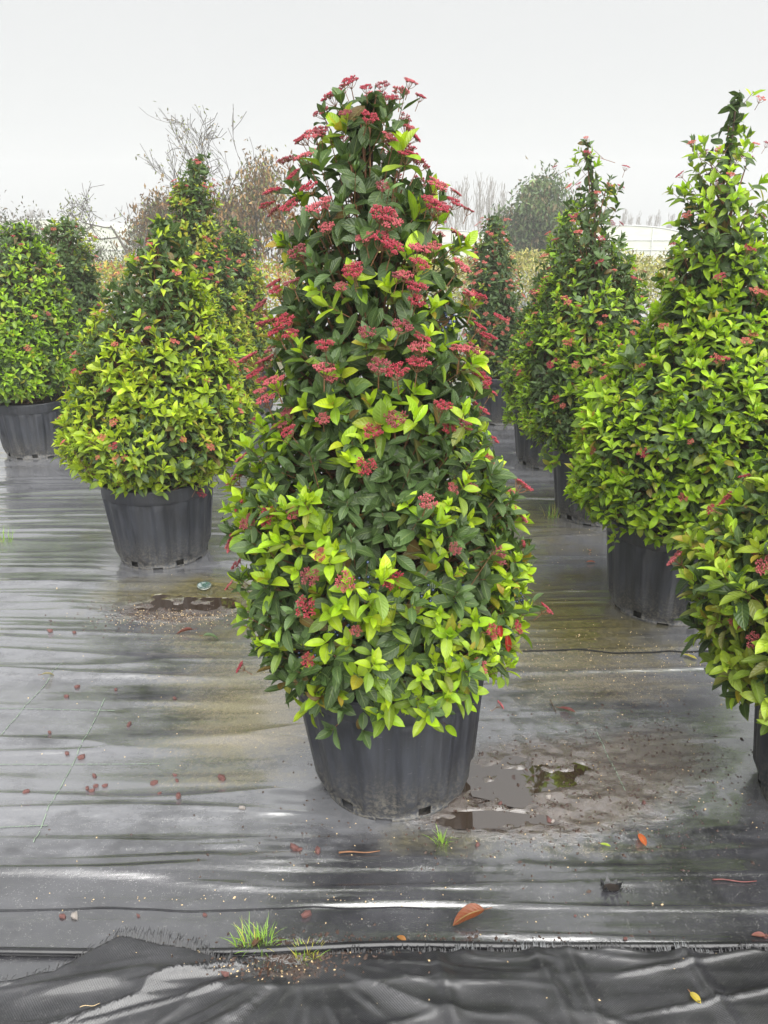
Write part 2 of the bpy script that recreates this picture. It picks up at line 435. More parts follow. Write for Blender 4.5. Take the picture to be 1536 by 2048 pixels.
thread_strip(gnd(1045, 1305), gnd(1440, 1304), .010, M_THREAD, 'seam_gap_shade', .02)  # lapped fabric edge as a dark strip, its gap shadow put into the colour
thread_strip(gnd(-40, 1824), gnd(860, 1822), .0032, M_THREAD, 'seam_gap_shade', .012)  # front overlap: black edge and painted gap shadow in one dark strip

# ---------------------------------------------------------------- pot
def make_pot(root, sc, shear, seed):
    """one nursery container: fluted wall, rim band, base ring with drainage slots"""
    r = random.Random(seed)
    Rb, Rt, Hh = 0.222 * sc, 0.262 * sc, 0.415 * sc
    nth = 144
    zs = [0.0, 0.012, 0.012, 0.040, 0.042, 0.060, 0.085, 0.12, 0.18, 0.25, 0.31, 0.338, 0.346, 0.350, 0.395, 0.405, 0.415, 0.415, 0.40, 0.33]
    V = []; nz = len(zs)
    ph = r.random() * 6
    for i, z0 in enumerate(zs):
        for k in range(nth):
            t = 2 * math.pi * k / nth
            z = z0 * sc
            rad = Rb + (Rt - Rb) * (z0 / 0.35)
            arch = 0.5 + 0.5 * math.cos(t * 6 + ph)
            if i <= 7:                                     # base ring steps in, its upper edge waves over the slots
                edge = 0.030 + 0.032 * min(1, max(0, arch * 2 - 0.7))
                if z0 < edge: rad -= 0.009 * sc
            if 5 <= i <= 11:
                fl = math.cos(t * 14 + ph)
                rad += 0.0058 * sc * max(-1, min(1, fl * 4))
            if i >= 13:
                rad = Rt + 0.006 * sc
            if i in (15, 16): rad = Rt + 0.010 * sc
            if i == 17: rad = Rt - 0.004 * sc
            if i == 18: rad = Rt - 0.006 * sc
            if i == 19: rad = Rt - 0.012 * sc
            ov = 1 + 0.012 * math.sin(2 * t + ph)
            x = rad * ov * math.cos(t) + shear[0] * z / Hh; y = rad * ov * math.sin(t) + shear[1] * z / Hh
            V.append((x, y, z))
    Fc = []
    slots = []
    for i in range(nz - 1):
        for k in range(nth):
            a = math.cos(2 * math.pi * (k + .5) / nth * 6 + ph)
            if i in (0,) and a < -0.80: continue           # feet: the ring does not touch the ground everywhere
            if i in (2, ) and a > 0.86: continue           # drainage slots
            k2 = (k + 1) % nth
            Fc.append((i * nth + k, i * nth + k2, (i + 1) * nth + k2, (i + 1) * nth + k))
    mb = MB(); mb.add(V, Fc)
    pot = link('pot', mb.mesh('pot', M_POT), root)
    # inner floor and inner wall seen through the slots
    mi = MB(); n = 40; ri = Rb - 0.03 * sc
    v = [(ri * math.cos(2 * math.pi * k / n), ri * math.sin(2 * math.pi * k / n), z) for z in (0.004, 0.09 * sc) for k in range(n)]
    mi.add(v, [(k, (k + 1) % n, n + (k + 1) % n, n + k) for k in range(n)] + [tuple(range(n))[::-1]])
    link('pot_floor', mi.mesh('pot_floor', M_POT), pot)
    ms = MB(); n = 36; rs = Rt - 0.012 * sc; zt = 0.37 * sc
    v = [(shear[0] * .9, shear[1] * .9, zt + 0.02)] + [(rs * math.cos(2 * math.pi * k / n) + shear[0] * .9, rs * math.sin(2 * math.pi * k / n) + shear[1] * .9, zt + r.uniform(-.008, .008)) for k in range(n)]
    ms.add(v, [(0, k + 1, (k + 1) % n + 1) for k in range(n)])
    link('soil', ms.mesh('soil', M_SOIL), root)
    return Hh

# ---------------------------------------------------------------- leaves
def template(nt_, ns):
    t = np.linspace(0, 1, nt_ + 1); s = np.linspace(-1, 1, ns + 1)
    T, S = np.meshgrid(t, s, indexing='ij')
    W = np.sin(np.pi * np.clip(T, 0, 1) ** 0.97) ** 0.60
    W = np.maximum(W * (1 - 0.12 * T ** 3), 0.03)
    i = np.arange((nt_ + 1) * (ns + 1)).reshape(nt_ + 1, ns + 1)
    f = np.stack([i[:-1, :-1], i[1:, :-1], i[1:, 1:], i[:-1, 1:]], -1).reshape(-1, 4)
    return T.ravel(), S.ravel(), W.ravel(), f
TPL = {'hi': template(6, 4), 'mid': template(5, 2), 'lo': template(3, 2), 'far': template(2, 2)}
def leaf_verts(tpl, asp, fold, droop, wav):
    """local leaf shapes (n,nv,3): x along the blade, z up"""
    T, S, W, f = tpl
    asp, fold, droop, wav = [np.asarray(a)[:, None] for a in (asp, fold, droop, wav)]
    hw = W[None] * asp * 0.5
    y = S[None] * hw * np.cos(fold)
    z = np.abs(S[None]) ** 1.3 * hw * np.sin(fold)
    ang = droop * T[None]
    x = T[None] * (1 - ang ** 2 / 6)
    zc = -T[None] * ang * 0.5
    z = z * np.cos(ang) + zc + wav * np.sin(T[None] * 9 + S[None] * 1.5) * 0.02 * np.abs(S[None])
    return np.stack([x, y, z], -1)
def frames(d, nn):
    d = nrm(d); nn = nrm(nn - d * np.sum(nn * d, -1, keepdims=True)); s = np.cross(nn, d)
    return np.stack([d, s, nn], -1)       # columns
def leaf_mesh(name, P, R, size, shp, col, tpl, mat):
    lv = leaf_verts(tpl, *shp) * size[:, None, None]
    v = np.einsum('nij,nkj->nki', R, lv) + P[:, None, :]
    n, k = v.shape[:2]
    f = (tpl[3][None] + (np.arange(n) * k)[:, None, None]).reshape(-1, 4)
    tint = np.repeat(np.concatenate([col, np.ones((n, 1))], 1)[:, None], k, 1).reshape(-1, 4)
    uv = np.tile(np.stack([tpl[0], (tpl[1] + 1) / 2, 0 * tpl[0], 0 * tpl[0] + 1], -1), (n, 1))
    return mesh_np(name, v.reshape(-1, 3), f, mat, True, {'tint': tint, 'leafuv': uv})

# ---------------------------------------------------------------- flower and berry clusters (shared meshes)
def octa(mb, c, a, r, l):
    a = Vector(a).normalized(); u = a.orthogonal().normalized(); v = a.cross(u); c = Vector(c)
    mb.add([c - a * l * .5, c + u * r, c + v * r, c - u * r, c - v * r, c + a * l * .5],
           [(0, 2, 1), (0, 3, 2), (0, 4, 3), (0, 1, 4), (5, 1, 2), (5, 2, 3), (5, 3, 4), (5, 4, 1)])
def cluster_mesh(seed, mat, lo=False):
    r = random.Random(seed); st = MB(); bd = MB()
    R = 0.039; hub = Vector((0, 0, -0.040))
    st.tube([(0, 0, -0.085), hub], [0.0022, 0.0018], 4)
    rays = [(0, 0)] + [(R * r.uniform(.55, .68), 2 * math.pi * (k + r.uniform(-.25, .25)) / 6) for k in range(6)]
    for (q, t) in rays:
        e = Vector((q * math.cos(t), q * math.sin(t), -0.010 - q * q * 5 + r.uniform(-.003, .003)))
        st.tube([hub, hub.lerp(e, .5) + Vector((e.x, e.y, 0)) * .15, e], [0.0014, 0.0011, 0.001], 3, False)
        for k in range(9 if lo else 15):
            a = k * 2.4 + r.random(); rr = R * 0.30 * math.sqrt((k + .4) / (9 if lo else 15))
            b = e + Vector((rr * math.cos(a), rr * math.sin(a), 0.010 - rr * rr * 18 + r.uniform(-.002, .002)))
            octa(bd, b, b - e + Vector((0, 0, .004)), (0.0036 if lo else 0.0027) * r.uniform(.8, 1.2), 0.0075 * r.uniform(.8, 1.2))
            if not lo: st.tube([e, b], [0.0007, 0.0007], 3, False)
    mb = MB(); mb.v = st.v + bd.v; b = len(st.v); mb.f = st.f + [tuple(i + b for i in q) for q in bd.f]
    me = mb.mesh('flower_cluster', None, False)
    me.materials.append(M_TWIG); me.materials.append(mat)
    me.polygons.foreach_set('material_index', [0] * len(st.f) + [1] * len(bd.f))
    return me
M_DUSK = simple('flower_bud_dusk', (0.22, 0.045, 0.055), .55, .4, 130)
M_ROSE = simple('flower_bud_rose', (0.36, 0.075, 0.085), .55, .4, 130)
CL = {'dusk': [cluster_mesh(s, M_DUSK) for s in range(60, 63)], 'rose': [cluster_mesh(s, M_ROSE) for s in range(63, 66)], 'red': [cluster_mesh(s, M_RED) for s in range(5)], 'redlo': [cluster_mesh(s, M_RED, True) for s in range(20, 24)],
      'pink': [cluster_mesh(s, M_PINK, True) for s in range(30, 34)], 'tan': [cluster_mesh(s, M_TAN, True) for s in range(40, 42)]}
def berry_mesh(seed):
    import bmesh
    r = random.Random(seed); st = MB()
    bm = bmesh.new()
    for k in range(13):
        p = Vector((r.gauss(0, .018), r.gauss(0, .018), r.gauss(0, .010)))
        bmesh.ops.create_icosphere(bm, subdivisions=1, radius=r.uniform(.0036, .0048), matrix=Matrix.Translation(p))
        st.tube([(0, 0, -.04), p], [.0009, .0008], 3, False)
    nb = len(bm.faces)
    me0 = bpy.data.meshes.new('t'); bm.to_mesh(me0); bm.free()
    mb = MB(); mb.add([v.co for v in me0.vertices], [tuple(p.vertices) for p in me0.polygons]); mb.add(st.v, st.f)
    bpy.data.meshes.remove(me0)
    me = mb.mesh('berry_cluster', M_BERRY); me.materials.append(M_TWIG)
    me.polygons.foreach_set('material_index', [0] * nb + [1] * len(st.f))
    return me
BERRY = [berry_mesh(s) for s in (1, 2, 3)]

# ---------------------------------------------------------------- shrub
LIMEK = np.array([1.15, 1.13, 1.3])
def make_shrub(key, label, prof, young=0.5, lime=((0.27, 0.46, 0.012), (0.40, 0.53, 0.014)), warm=0.1, size=.87, n_fl=30, ftop=0.0, fl=('red',),
               hi=False, pot=1.07, shear=(0, 0), fl_px=None, dens=1.0, seed=1, berries=(), red_px=(), base_tint=(1, 1, 1), leggy=.4, shoots=1.0, lowy=.25):
    bx, by = SH[key]
    rng = np.random.default_rng(100 + seed)
    if not hi: size *= .89; n_fl = int(n_fl * 1.6)
    root = thing('potted_shrub', label, 'shrub', (bx, by, 0), 'clipped potted shrubs standing in rows on the ground fabric')
    make_pot(root, pot, shear, seed)
    # silhouette -> radius and axis offset by height (in the vertical plane through the pot)
    rows = []
    for (py, xl, xr) in prof:
        a, b = atY(xl, py, by), atY(xr, py, by)
        rows.append((a[2], (a[0] + b[0]) / 2 - bx, (b[0] - a[0]) / 2))
    rows.sort()
    pz, pc, pr = [np.array(c) for c in zip(*rows)]
    pr = np.maximum(pr - (0.050 if hi else 0.066) * size, 0.025)
    z0, z1 = pz[0], pz[-1]
    cen = lambda z: np.interp(z, pz, pc)
    topf = lambda z: sstep(z1 - .55, z1 - .12, np.asarray(z))
    rad = lambda z, th: np.interp(z, pz, pr) * (1 + (0.26 + 0.5 * topf(z)) * (fbm(np.cos(th) * 1.6 + 9, np.sin(th) * 1.6 + 9, z * 5.5, seed, 2) - 0.5))
    # sampling weights over height by lateral area
    zz = np.linspace(z0, z1, 400); wz = np.interp(zz, pz, pr) * (1 - leggy * sstep(z1 - .9, z1 - .3, zz)) + 0.008; cdf = np.cumsum(wz) / wz.sum()
    area = 2 * math.pi * np.trapz(np.interp(zz, pz, pr), zz)
    def surf(n, depth, ztop=None):
        z = np.interp(rng.random(n), cdf, zz); th = rng.random(n) * 2 * math.pi
        r = np.maximum(rad(z, th) - depth, 0.004)
        P = np.stack([cen(z) + r * np.cos(th), r * np.sin(th), z], -1)
        sl = -(np.interp(z + .04, pz, pr) - np.interp(z - .04, pz, pr)) / .08
        o = nrm(np.stack([np.cos(th), np.sin(th), np.clip(sl, -.8, 1.2)], -1))
        return P, o, z, th
    Zh = np.array([0, 0, 1.0])
    LP, LD, LN, LS, LC, LSH = [], [], [], [], [], []
    def put(P, D, NN, S, C, shp): LP.append(P); LD.append(D); LN.append(NN); LS.append(S); LC.append(C); LSH.append(np.stack(shp, -1))
    bt = np.array(base_tint)
    def mature_col(n):
        c = np.array([0.060, 0.102, 0.033])[None] * np.exp(rng.normal(0, .28, (n, 1))) * bt
        m = rng.random((n, 1)) ** 2
        old = (rng.random((n, 1)) < .02); c = np.where(old, np.array([.16, .10, .03]), c)
        return c * (1 - .5 * m) + np.array([0.075, 0.125, 0.030]) * .5 * m
    def young_col(n):
        m = rng.random((n, 1)); c = (np.array(lime[0]) * (1 - m) + np.array(lime[1]) * m) * LIMEK
        c = c * np.exp(rng.normal(0, .16, (n, 1)))
        wm = (rng.random((n, 1)) < warm) * rng.random((n, 1))
        return c * (1 - wm) + np.array([0.40, 0.26, 0.03]) * wm
    # 1 mature leaves, three loose layers
    n = int(430 * area * dens * (1 if shoots <= 1 else .75) / size ** 2 * (1.0 if hi else 1.15))
    dep = np.concatenate([rng.uniform(0.0, .05, n), rng.uniform(.04, .12, n), rng.uniform(.1, .26, n // 2)])
    P, o, z, th = surf(len(dep), dep)
    tang = np.cross(o, Zh); tang = nrm(tang)
    k = len(dep)
    D = o * rng.uniform(.1, .75, (k, 1)) + tang * rng.uniform(-.9, .9, (k, 1)) + Zh * rng.uniform(-.95, .45, (k, 1))
    NN = o * .75 + Zh * .55 + rng.normal(0, .30, (k, 3))
    S = rng.uniform(.060, .096, k) * size
    put(P - nrm(D) * S[:, None] * .35, D, NN, S, mature_col(k), (rng.uniform(.46, .62, k), rng.uniform(.05, .45, k), rng.uniform(.1, .9, k), rng.uniform(-1, 1, k)))
    # 2 leafy shoots at the surface
    ns = int(235 * area * dens * shoots / size ** 2)
    P, o, z, th = surf(ns, rng.uniform(-.05, .03, ns))
    nl = int(38 * area); Pl, ol, zl, _ = surf(nl, -rng.uniform(.02, .075, nl))       # longer sprigs that break the outline
    P = np.concatenate([P, Pl]); o = np.concatenate([o, nrm(ol + Zh * .35)]); z = np.concatenate([z, zl]); ns += nl
    nk = int(26 * (1 if hi else .8)); tk_ = rng.random(nk) * 6.283; zk = z0 + .03 - rng.random(nk) ** 1.6 * (.11 if hi and seed == 1 else .05)
    rk = np.maximum(np.interp(z0 + .02, pz, pr) * rng.uniform(.8, 1.0, nk), .295 * pot)
    P = np.concatenate([P, np.stack([cen(z0) + rk * np.cos(tk_), rk * np.sin(tk_), zk], -1)]); z = np.concatenate([z, zk])
    o = np.concatenate([o, nrm(np.stack([np.cos(tk_), np.sin(tk_), -1.1 - .3 * rng.random(nk)], -1))]); ns += nk
    patch = fbm(P[:, 0] * 3.5 + 7, P[:, 1] * 3.5 + 3, z * 3.0, seed + 50, 2)
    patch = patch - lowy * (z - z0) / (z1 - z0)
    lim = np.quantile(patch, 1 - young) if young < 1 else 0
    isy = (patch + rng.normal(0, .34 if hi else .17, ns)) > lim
    if hi: isy &= (rng.random(ns) < 1 - .75 * sstep(z1 - .45, z1 - .1, z))
    ax = nrm(o * .60 + Zh * .70 + rng.normal(0, .22, (ns, 3)))
    e1 = nrm(np.cross(ax, rng.normal(0, 1, (ns, 3)))); e2 = np.cross(ax, e1)
    br = MB()
    for i in range(ns):
        p = Vector(P[i]); a = Vector(ax[i]); q = p - a * .15 - Vector(o[i]) * .07
        br.tube([q, p], [0.0022 * size, 0.0013 * size], 3, False)
    scl = np.exp(rng.normal(0, .16, ns)) * size
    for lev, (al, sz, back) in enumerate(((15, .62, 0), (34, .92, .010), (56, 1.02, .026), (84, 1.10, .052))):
        sel = np.ones(ns, bool) if lev else rng.random(ns) < .75
        for sgn in (-1, 1):
            for base in ((e1, ) if lev % 2 == 0 else (e2, )):
                kk = sel & (rng.random(ns) < .93)
                m = kk.sum(); e = base[kk] * sgn
                a = np.radians(al + rng.normal(0, 11, m))[:, None]
                D = ax[kk] * np.cos(a) + e * np.sin(a) - Zh * (.10 * lev) * rng.random((m, 1))
                NN = ax[kk] * np.sin(a) - e * np.cos(a) + rng.normal(0, .12, (m, 3))
                S = .066 * sz * scl[kk] * rng.uniform(.85, 1.15, m)
                cy = young_col(m); cm = mature_col(m)
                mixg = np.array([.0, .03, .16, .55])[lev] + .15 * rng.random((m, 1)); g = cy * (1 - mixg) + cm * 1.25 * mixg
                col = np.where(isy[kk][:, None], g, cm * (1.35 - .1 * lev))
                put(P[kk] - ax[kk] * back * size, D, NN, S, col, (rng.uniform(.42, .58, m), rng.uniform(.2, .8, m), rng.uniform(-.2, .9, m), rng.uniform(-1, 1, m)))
    LPa, LDa, LNa, LSa, LCa, LSHa = [np.concatenate(c) for c in (LP, LD, LN, LS, LC, LSH)]
    R = frames(LDa, LNa)
    shp = [LSHa[:, i] for i in range(4)]
    # leaves below the pot rim must stay outside the pot wall
    mid = LPa + nrm(LDa) * LSa[:, None] * .5
    rr = np.hypot(mid[:, 0] - shear[0], mid[:, 1] - shear[1]); low = mid[:, 2] < 0.43 * pot
    ok = ~(low & (rr < 0.29 * pot))
    # which leaves show: coarse depth buffer from the photograph's viewpoint
    wp = np.concatenate([LPa + nrm(LDa) * LSa[:, None] * f for f in (.25, .5, .8)]) + np.array([bx, by, 0])
    px, py, dp = project(wp)
    cell = max(4.0, .25 * F * .08 * size / by)
    key2 = np.floor(px / cell).astype(np.int64) * 100000 + np.floor(py / cell).astype(np.int64)
    order = np.lexsort((dp, key2)); first = np.ones(len(order), bool); first[1:] = key2[order][1:] != key2[order][:-1]
    vis = np.zeros(len(wp)); vis[order[first]] = 1
    inside = (px > -30) & (px < 1566) & (py > -30) & (py < 2078)
    vis = (vis * inside).reshape(3, -1).sum(0)
    view = nrm(np.array([0, 0, CAMH]) - (mid + np.array([bx, by, 0])))
    score = vis * LSa ** 2 * (np.abs(np.sum(view * R[:, :, 2], -1)) + .15) * ok
    big = np.argsort(-score)[:300]
    big = big[score[big] > 0]
    isbig = np.zeros(len(LPa), bool); isbig[big] = True
    rest = ok & ~isbig
    tpl = TPL['mid' if hi else ('lo' if by < 3.6 else 'far')]
    fo = link('foliage', leaf_mesh('foliage', LPa[rest], R[rest], LSa[rest], [s[rest] for s in shp], LCa[rest], tpl, M_LEAF), root, kind='stuff')
    # single leaves: a pool of shared leaf shapes, colours grouped
    lum = LCa[big].mean(1); rank = np.argsort(np.argsort(lum)); npool = 30 if hi else 20
    g = (rank * npool // max(1, len(big)))
    pool = {}
    for q in range(npool):
        m = big[g == q]
        if len(m) == 0: continue
        pool[q] = [leaf_mesh('leaf', np.zeros((1, 3)), np.eye(3)[None], np.ones(1), [s[m[j % len(m)]][None] for s in shp], LCa[m[j % len(m)]][None], TPL['hi' if hi else 'mid'], M_LEAF) for j in range(3)]
    for i, b in enumerate(big):
        ob = bpy.data.objects.new('leaf', pool[g[i]][i % 3]); COL.objects.link(ob); ob.parent = root
        M4 = Matrix.Identity(4)
        Rb = R[b] * LSa[b]
        for a in range(3):
            for c in range(3): M4[a][c] = Rb[a, c]
            M4[a][3] = LPa[b, a]
        ob.matrix_basis = M4
    # stems
    tk = MB(); zs0 = 0.36 * pot
    for j in range(4):
        a = j * 1.7 + seed; q = 0.05
        pts = []; nseg = 7; zt = z1 - (.06 if j == 0 else rng.uniform(.25, .7)); 
        for s in range(nseg + 1):
            f = s / nseg; z = zs0 + (zt - zs0) * f
            off = q * (0.4 + 1.2 * math.sin(f * 2.2)) * (1 - f * (0.9 if j == 0 else 0.2))
            c0 = float(cen(z)) if s else shear[0]
            pts.append((c0 * f + (1 - f) * shear[0] + off * math.cos(a) + rng.normal(0, .006), off * math.sin(a) + rng.normal(0, .006), z))
        tk.tube(pts, [0.017 * (1 - .82 * s / nseg) * (1 if j == 0 else .75) for s in range(nseg + 1)], 6)
    link('trunk', tk.mesh('trunk', M_BARK), root)
    for i in range(int(150 * area)):
        z = float(np.interp(rng.random(), cdf, zz)); th = rng.random() * 6.283; r = float(rad(z, th)) - .03
        zb = max(zs0 + .01, z - rng.uniform(.10, .30)); c = float(cen(z)); cb = float(cen(zb)) if zb > zs0 + .2 else shear[0]
        p1 = Vector((c + r * math.cos(th), r * math.sin(th), max(z, .44 * pot if r > .2 else z)))
        p0 = Vector((cb * .9, 0, zb)); pm = p0.lerp(p1, .55) + Vector((0, 0, -.02))
        br.tube([p0, pm, p1], [.0055, .004, .002], 4, False)
    link('branches', br.mesh('branches', M_TWIG), root)
    # flowers
    def from_px(x, y, out=0.0):
        a = atY(x, y, by); z = min(max(a[2], z0 + .02), z1 + .12)
        R0 = float(np.interp(z, pz, pr)) + .02
        # the front surface is nearer than the axis plane: refine along the ray
        for _ in range(4):
            s = max(-.98, min(.98, (a[0] - bx - float(cen(z))) / R0))
            a = atY(x, y, by - R0 * math.sqrt(1 - s * s)); z = min(max(a[2], z0), z1 + .12); R0 = float(np.interp(z, pz, pr)) + .02
        s = max(-1, min(1, (a[0] - bx - float(cen(z))) / R0)); c = math.sqrt(max(0, 1 - s * s))
        o = Vector((s, -c, .1)).normalized()
        return Vector((a[0] - bx, a[1] - by, a[2])) + o * out, o
    def put_obj(nm, me, p, axis, s):
        ob = bpy.data.objects.new(nm, me); COL.objects.link(ob); ob.parent = root
        q = axis.to_track_quat('Z', 'Y').to_matrix().to_4x4() @ Matrix.Rotation(rng.random() * 6.28, 4, 'Z')
        ob.matrix_basis = Matrix.Translation(p) @ q @ Matrix.Scale(s, 4)
        return ob
    spots = []
    for (x, y) in (fl_px or []): spots.append(from_px(x, y, .035))
    if n_fl:
        Pf, of, zf, _ = surf(n_fl * 3, rng.uniform(-.085, -.03, n_fl * 3)); kf = np.argsort(-(zf - z0) / (z1 - z0) * ftop - rng.random(n_fl * 3))[:n_fl]; Pf, of = Pf[kf], of[kf]; spots += [(Vector(a), Vector(b)) for a, b in zip(Pf, of)]
    if fl_px:      # the side turned away carries them too
        for (p, o2) in [s for s in spots[: len(fl_px)] if rng.random() < .6]:
            c = float(cen(p.z)); spots.append((Vector((2 * c - p.x, -p.y, p.z)), Vector((-o2.x, -o2.y, o2.z))))
    for (p, o2) in spots:
        up = .62 if p.z < 1.0 else .95
        ax_ = (o2 * (1.0 if p.z < 1.2 else .55) + Vector((0, 0, up)) + Vector(rng.normal(0, .18, 3))).normalized()
        mm = CL[fl[int(rng.integers(len(fl)))]]
        put_obj('flower_cluster', mm[int(rng.integers(len(mm)))], p, ax_, float(rng.uniform(.45, .90)) * (1.0 if hi else .85))
    for (x, y) in berries:
        p, o2 = from_px(x, y, -.012); put_obj('berry_cluster', BERRY[int(rng.integers(3))], p, o2, 1.0)
    for (x, y, L_) in red_px:
        p, o2 = from_px(x, y, .02)
        me = leaf_mesh('leaf', np.zeros((1, 3)), np.eye(3)[None], np.ones(1), [np.array([v]) for v in (.42, .8, .3, .5)], np.array([[.42, .025, .02]]), TPL['hi'], M_LEAF)
        ob = link('leaf', me, root); ob['label'] = 'red dying leaf'
        Rr = frames(np.array([[.15, -.2, -1.0]]), np.array([[.1, -1, .1]]))[0]
        M4 = Matrix.Identity(4)
        for a in range(3):
            for c in range(3): M4[a][c] = Rr[a, c] * L_
            M4[a][3] = p[a]
        ob.matrix_basis = M4
    return root

FL_A = [(720,165),(795,165),(760,175),(690,190),(740,180),(700,230),(665,225),(735,238),(790,255),(800,270),(770,200),(650,270),(625,280),(660,262),
 (600,320),(630,312),(610,350),(635,375),(570,382),(560,410),(600,412),(650,415),(760,375),(760,425),(775,440),(840,400),(855,412),(853,370),(910,420),(885,405),
 (665,455),(730,475),(780,492),(825,495),(850,492),(900,530),(710,535),(690,572),(800,548),(820,570),(822,600),(545,610),(575,580),(590,640),(600,665),(575,660),
 (735,660),(797,648),(660,685),(660,730),(755,725),(785,735),(520,715),(535,745),(555,795),(545,780),(920,695),(940,755),(960,785),(870,805),(785,830),(658,833),
 (595,857),(745,855),(880,852),(910,845),(955,917),(890,972),(925,970),(555,1025),(603,1020),(500,1010),(1020,1030),(1030,1098),(495,1128),(632,1145),(717,1250),
 (915,1372),(942,1325),(980,1410),(1015,1250),(1072,1218),(500,1335),(630,1310),(925,590),(975,635)]
make_shrub('A', 'tall dark-leaved pyramid shrub crowded with red bud clusters, alone between the rows',
  [(190, 690, 815), (220, 645, 820), (300, 590, 815), (400, 560, 915), (500, 550, 930), (600, 532, 950), (700, 518, 960), (800, 525, 965), (900, 508, 988), (1000, 480, 1025),
   (1100, 485, 1035), (1200, 488, 1045), (1245, 492, 1040), (1285, 515, 1000), (1312, 590, 940)],
  young=.54, warm=.10, lowy=.0, size=.81, hi=True, n_fl=84, ftop=1.5, fl=('red', 'red', 'dusk', 'rose'), fl_px=FL_A, shear=(-.022, 0), leggy=.55, pot=1.09, seed=1, dens=.92,
  berries=[(725, 1178), (680, 1258), (860, 1192), (925, 1200), (1050, 1208), (600, 1300), (855, 1390), (1040, 1190), (905, 640)],
  red_px=[(1000, 1262, .06), (985, 1240, .05)])
make_shrub('B', 'broad yellow-green bell-shaped shrub with tan bud cluster over its pot rim, behind a brown puddle',
  [(440, 295, 340), (500, 268, 380), (550, 240, 402), (600, 206, 425), (650, 180, 450), (700, 164, 468), (750, 152, 480), (800, 142, 488), (850, 126, 492), (895, 138, 490),
   (925, 168, 465), (950, 215, 430)],
  young=.85, shoots=1.5, lime=((.30, .46, .014), (.43, .52, .016)), warm=.08, n_fl=34, ftop=1.2, fl=('pink', 'pink', 'redlo', 'tan'), fl_px=[(395, 985), (204, 912), (232, 890), (240, 915)], pot=1.09, seed=2)
make_shrub('C', 'dense rounded lime-green shrub in a wide pot, leftmost of the back rows',
  [(447, 15, 62), (500, -32, 95), (550, -52, 120), (600, -70, 140), (650, -80, 152), (700, -84, 158), (750, -80, 150), (780, -45, 130)],
  young=.74, shoots=1.5, lime=((.23, .44, .012), (.33, .50, .014)), n_fl=34, ftop=1.2, fl=('pink', 'redlo'), pot=1.08, seed=3)
make_shrub('C2', 'dark shrub with a yellow-green top standing behind the dense rounded lime-green shrub',
  [(437, 98, 152), (470, 88, 182), (550, 80, 195), (650, 78, 205), (740, 82, 200), (770, 100, 180)],
  young=.42, shoots=1.2, lime=((.24, .38, .014), (.40, .45, .02)), warm=.3, n_fl=30, ftop=1.2, fl=('pink', 'redlo'), seed=4)
make_shrub('B2', 'tall slender shrub with reddish tip standing behind the bell-shaped yellow-green shrub',
  [(308, 378, 420), (350, 355, 425), (400, 342, 430), (500, 330, 452), (600, 318, 480), (700, 312, 505), (780, 312, 522), (830, 330, 512), (845, 350, 490)],
  young=.62, shoots=1.3, lime=((.25, .39, .016), (.42, .46, .02)), warm=.3, n_fl=60, ftop=1.2, fl=('pink', 'redlo'), seed=5)
make_shrub('B3', 'yellowish conical shrub half hidden between the slender shrub and the tall red-budded one',
  [(437, 448, 480), (480, 438, 510), (560, 430, 530), (650, 425, 538), (720, 425, 540), (770, 440, 530), (785, 450, 515)],
  young=.66, shoots=1.3, lime=((.25, .40, .016), (.42, .46, .02)), warm=.35, n_fl=30, ftop=1.2, fl=('pink',), seed=6)
make_shrub('D', 'big lime-green shrub, broad skirt below and open leggy tip, in the right-hand row',
  [(182, 1452, 1500), (240, 1412, 1522), (300, 1380, 1535), (380, 1350, 1545), (450, 1348, 1550), (500, 1325, 1560), (600, 1322, 1560), (680, 1285, 1570), (740, 1215, 1590), (800, 1168, 1590),
   (900, 1148, 1580), (1000, 1152, 1545), (1035, 1190, 1495), (1060, 1235, 1450)],
  young=.95, shoots=1.6, lime=((.27, .47, .010), (.39, .54, .012)), warm=.08, n_fl=34, ftop=1.2, fl=('redlo', 'pink'), pot=1.09, seed=7, dens=.95, leggy=.85,
  fl_px=[(1430, 715), (1380, 880), (1365, 990), (1400, 285), (1440, 300), (1385, 430), (1500, 290), (1375, 350), (1460, 350)])
make_shrub('E', 'pale yellow-green shrub with coppery young leaves, cut off beside the red-budded one',
  [(120, 1960, 2000), (300, 1880, 2030), (500, 1800, 2050), (700, 1720, 2060), (800, 1670, 2060), (900, 1600, 2050), (960, 1545, 2040), (1010, 1495, 2030), (1100, 1415, 1980), (1160, 1388, 1970), (1250, 1410, 1950),
   (1300, 1418, 1940), (1380, 1470, 1890)],
  young=.93, shoots=1.5, lowy=.0, lime=((.29, .45, .02), (.39, .50, .04)), warm=.35, hi=True, n_fl=30, ftop=.5, fl=('red', 'rose'), pot=1.09, seed=8, dens=.9,
  fl_px=[(1445, 1020), (1530, 1100), (1490, 1238), (1520, 1275), (1500, 1200)])
make_shrub('F', 'shrub with a thin leader topped by small red buds, behind the big lime-green one',
  [(278, 1160, 1184), (320, 1148, 1208), (380, 1140, 1245), (450, 1112, 1242), (500, 1108, 1258), (600, 1065, 1290), (700, 1035, 1310), (800, 1035, 1305), (850, 1050, 1295), (890, 1085, 1280), (915, 1120, 1260)],
  young=.70, shoots=1.4, lime=((.24, .44, .012), (.34, .49, .014)), n_fl=62, ftop=1.2, fl=('pink', 'redlo'), seed=9, leggy=.88,
  fl_px=[(1172, 277), (1175, 305), (1150, 372), (1165, 368), (1240, 333)])
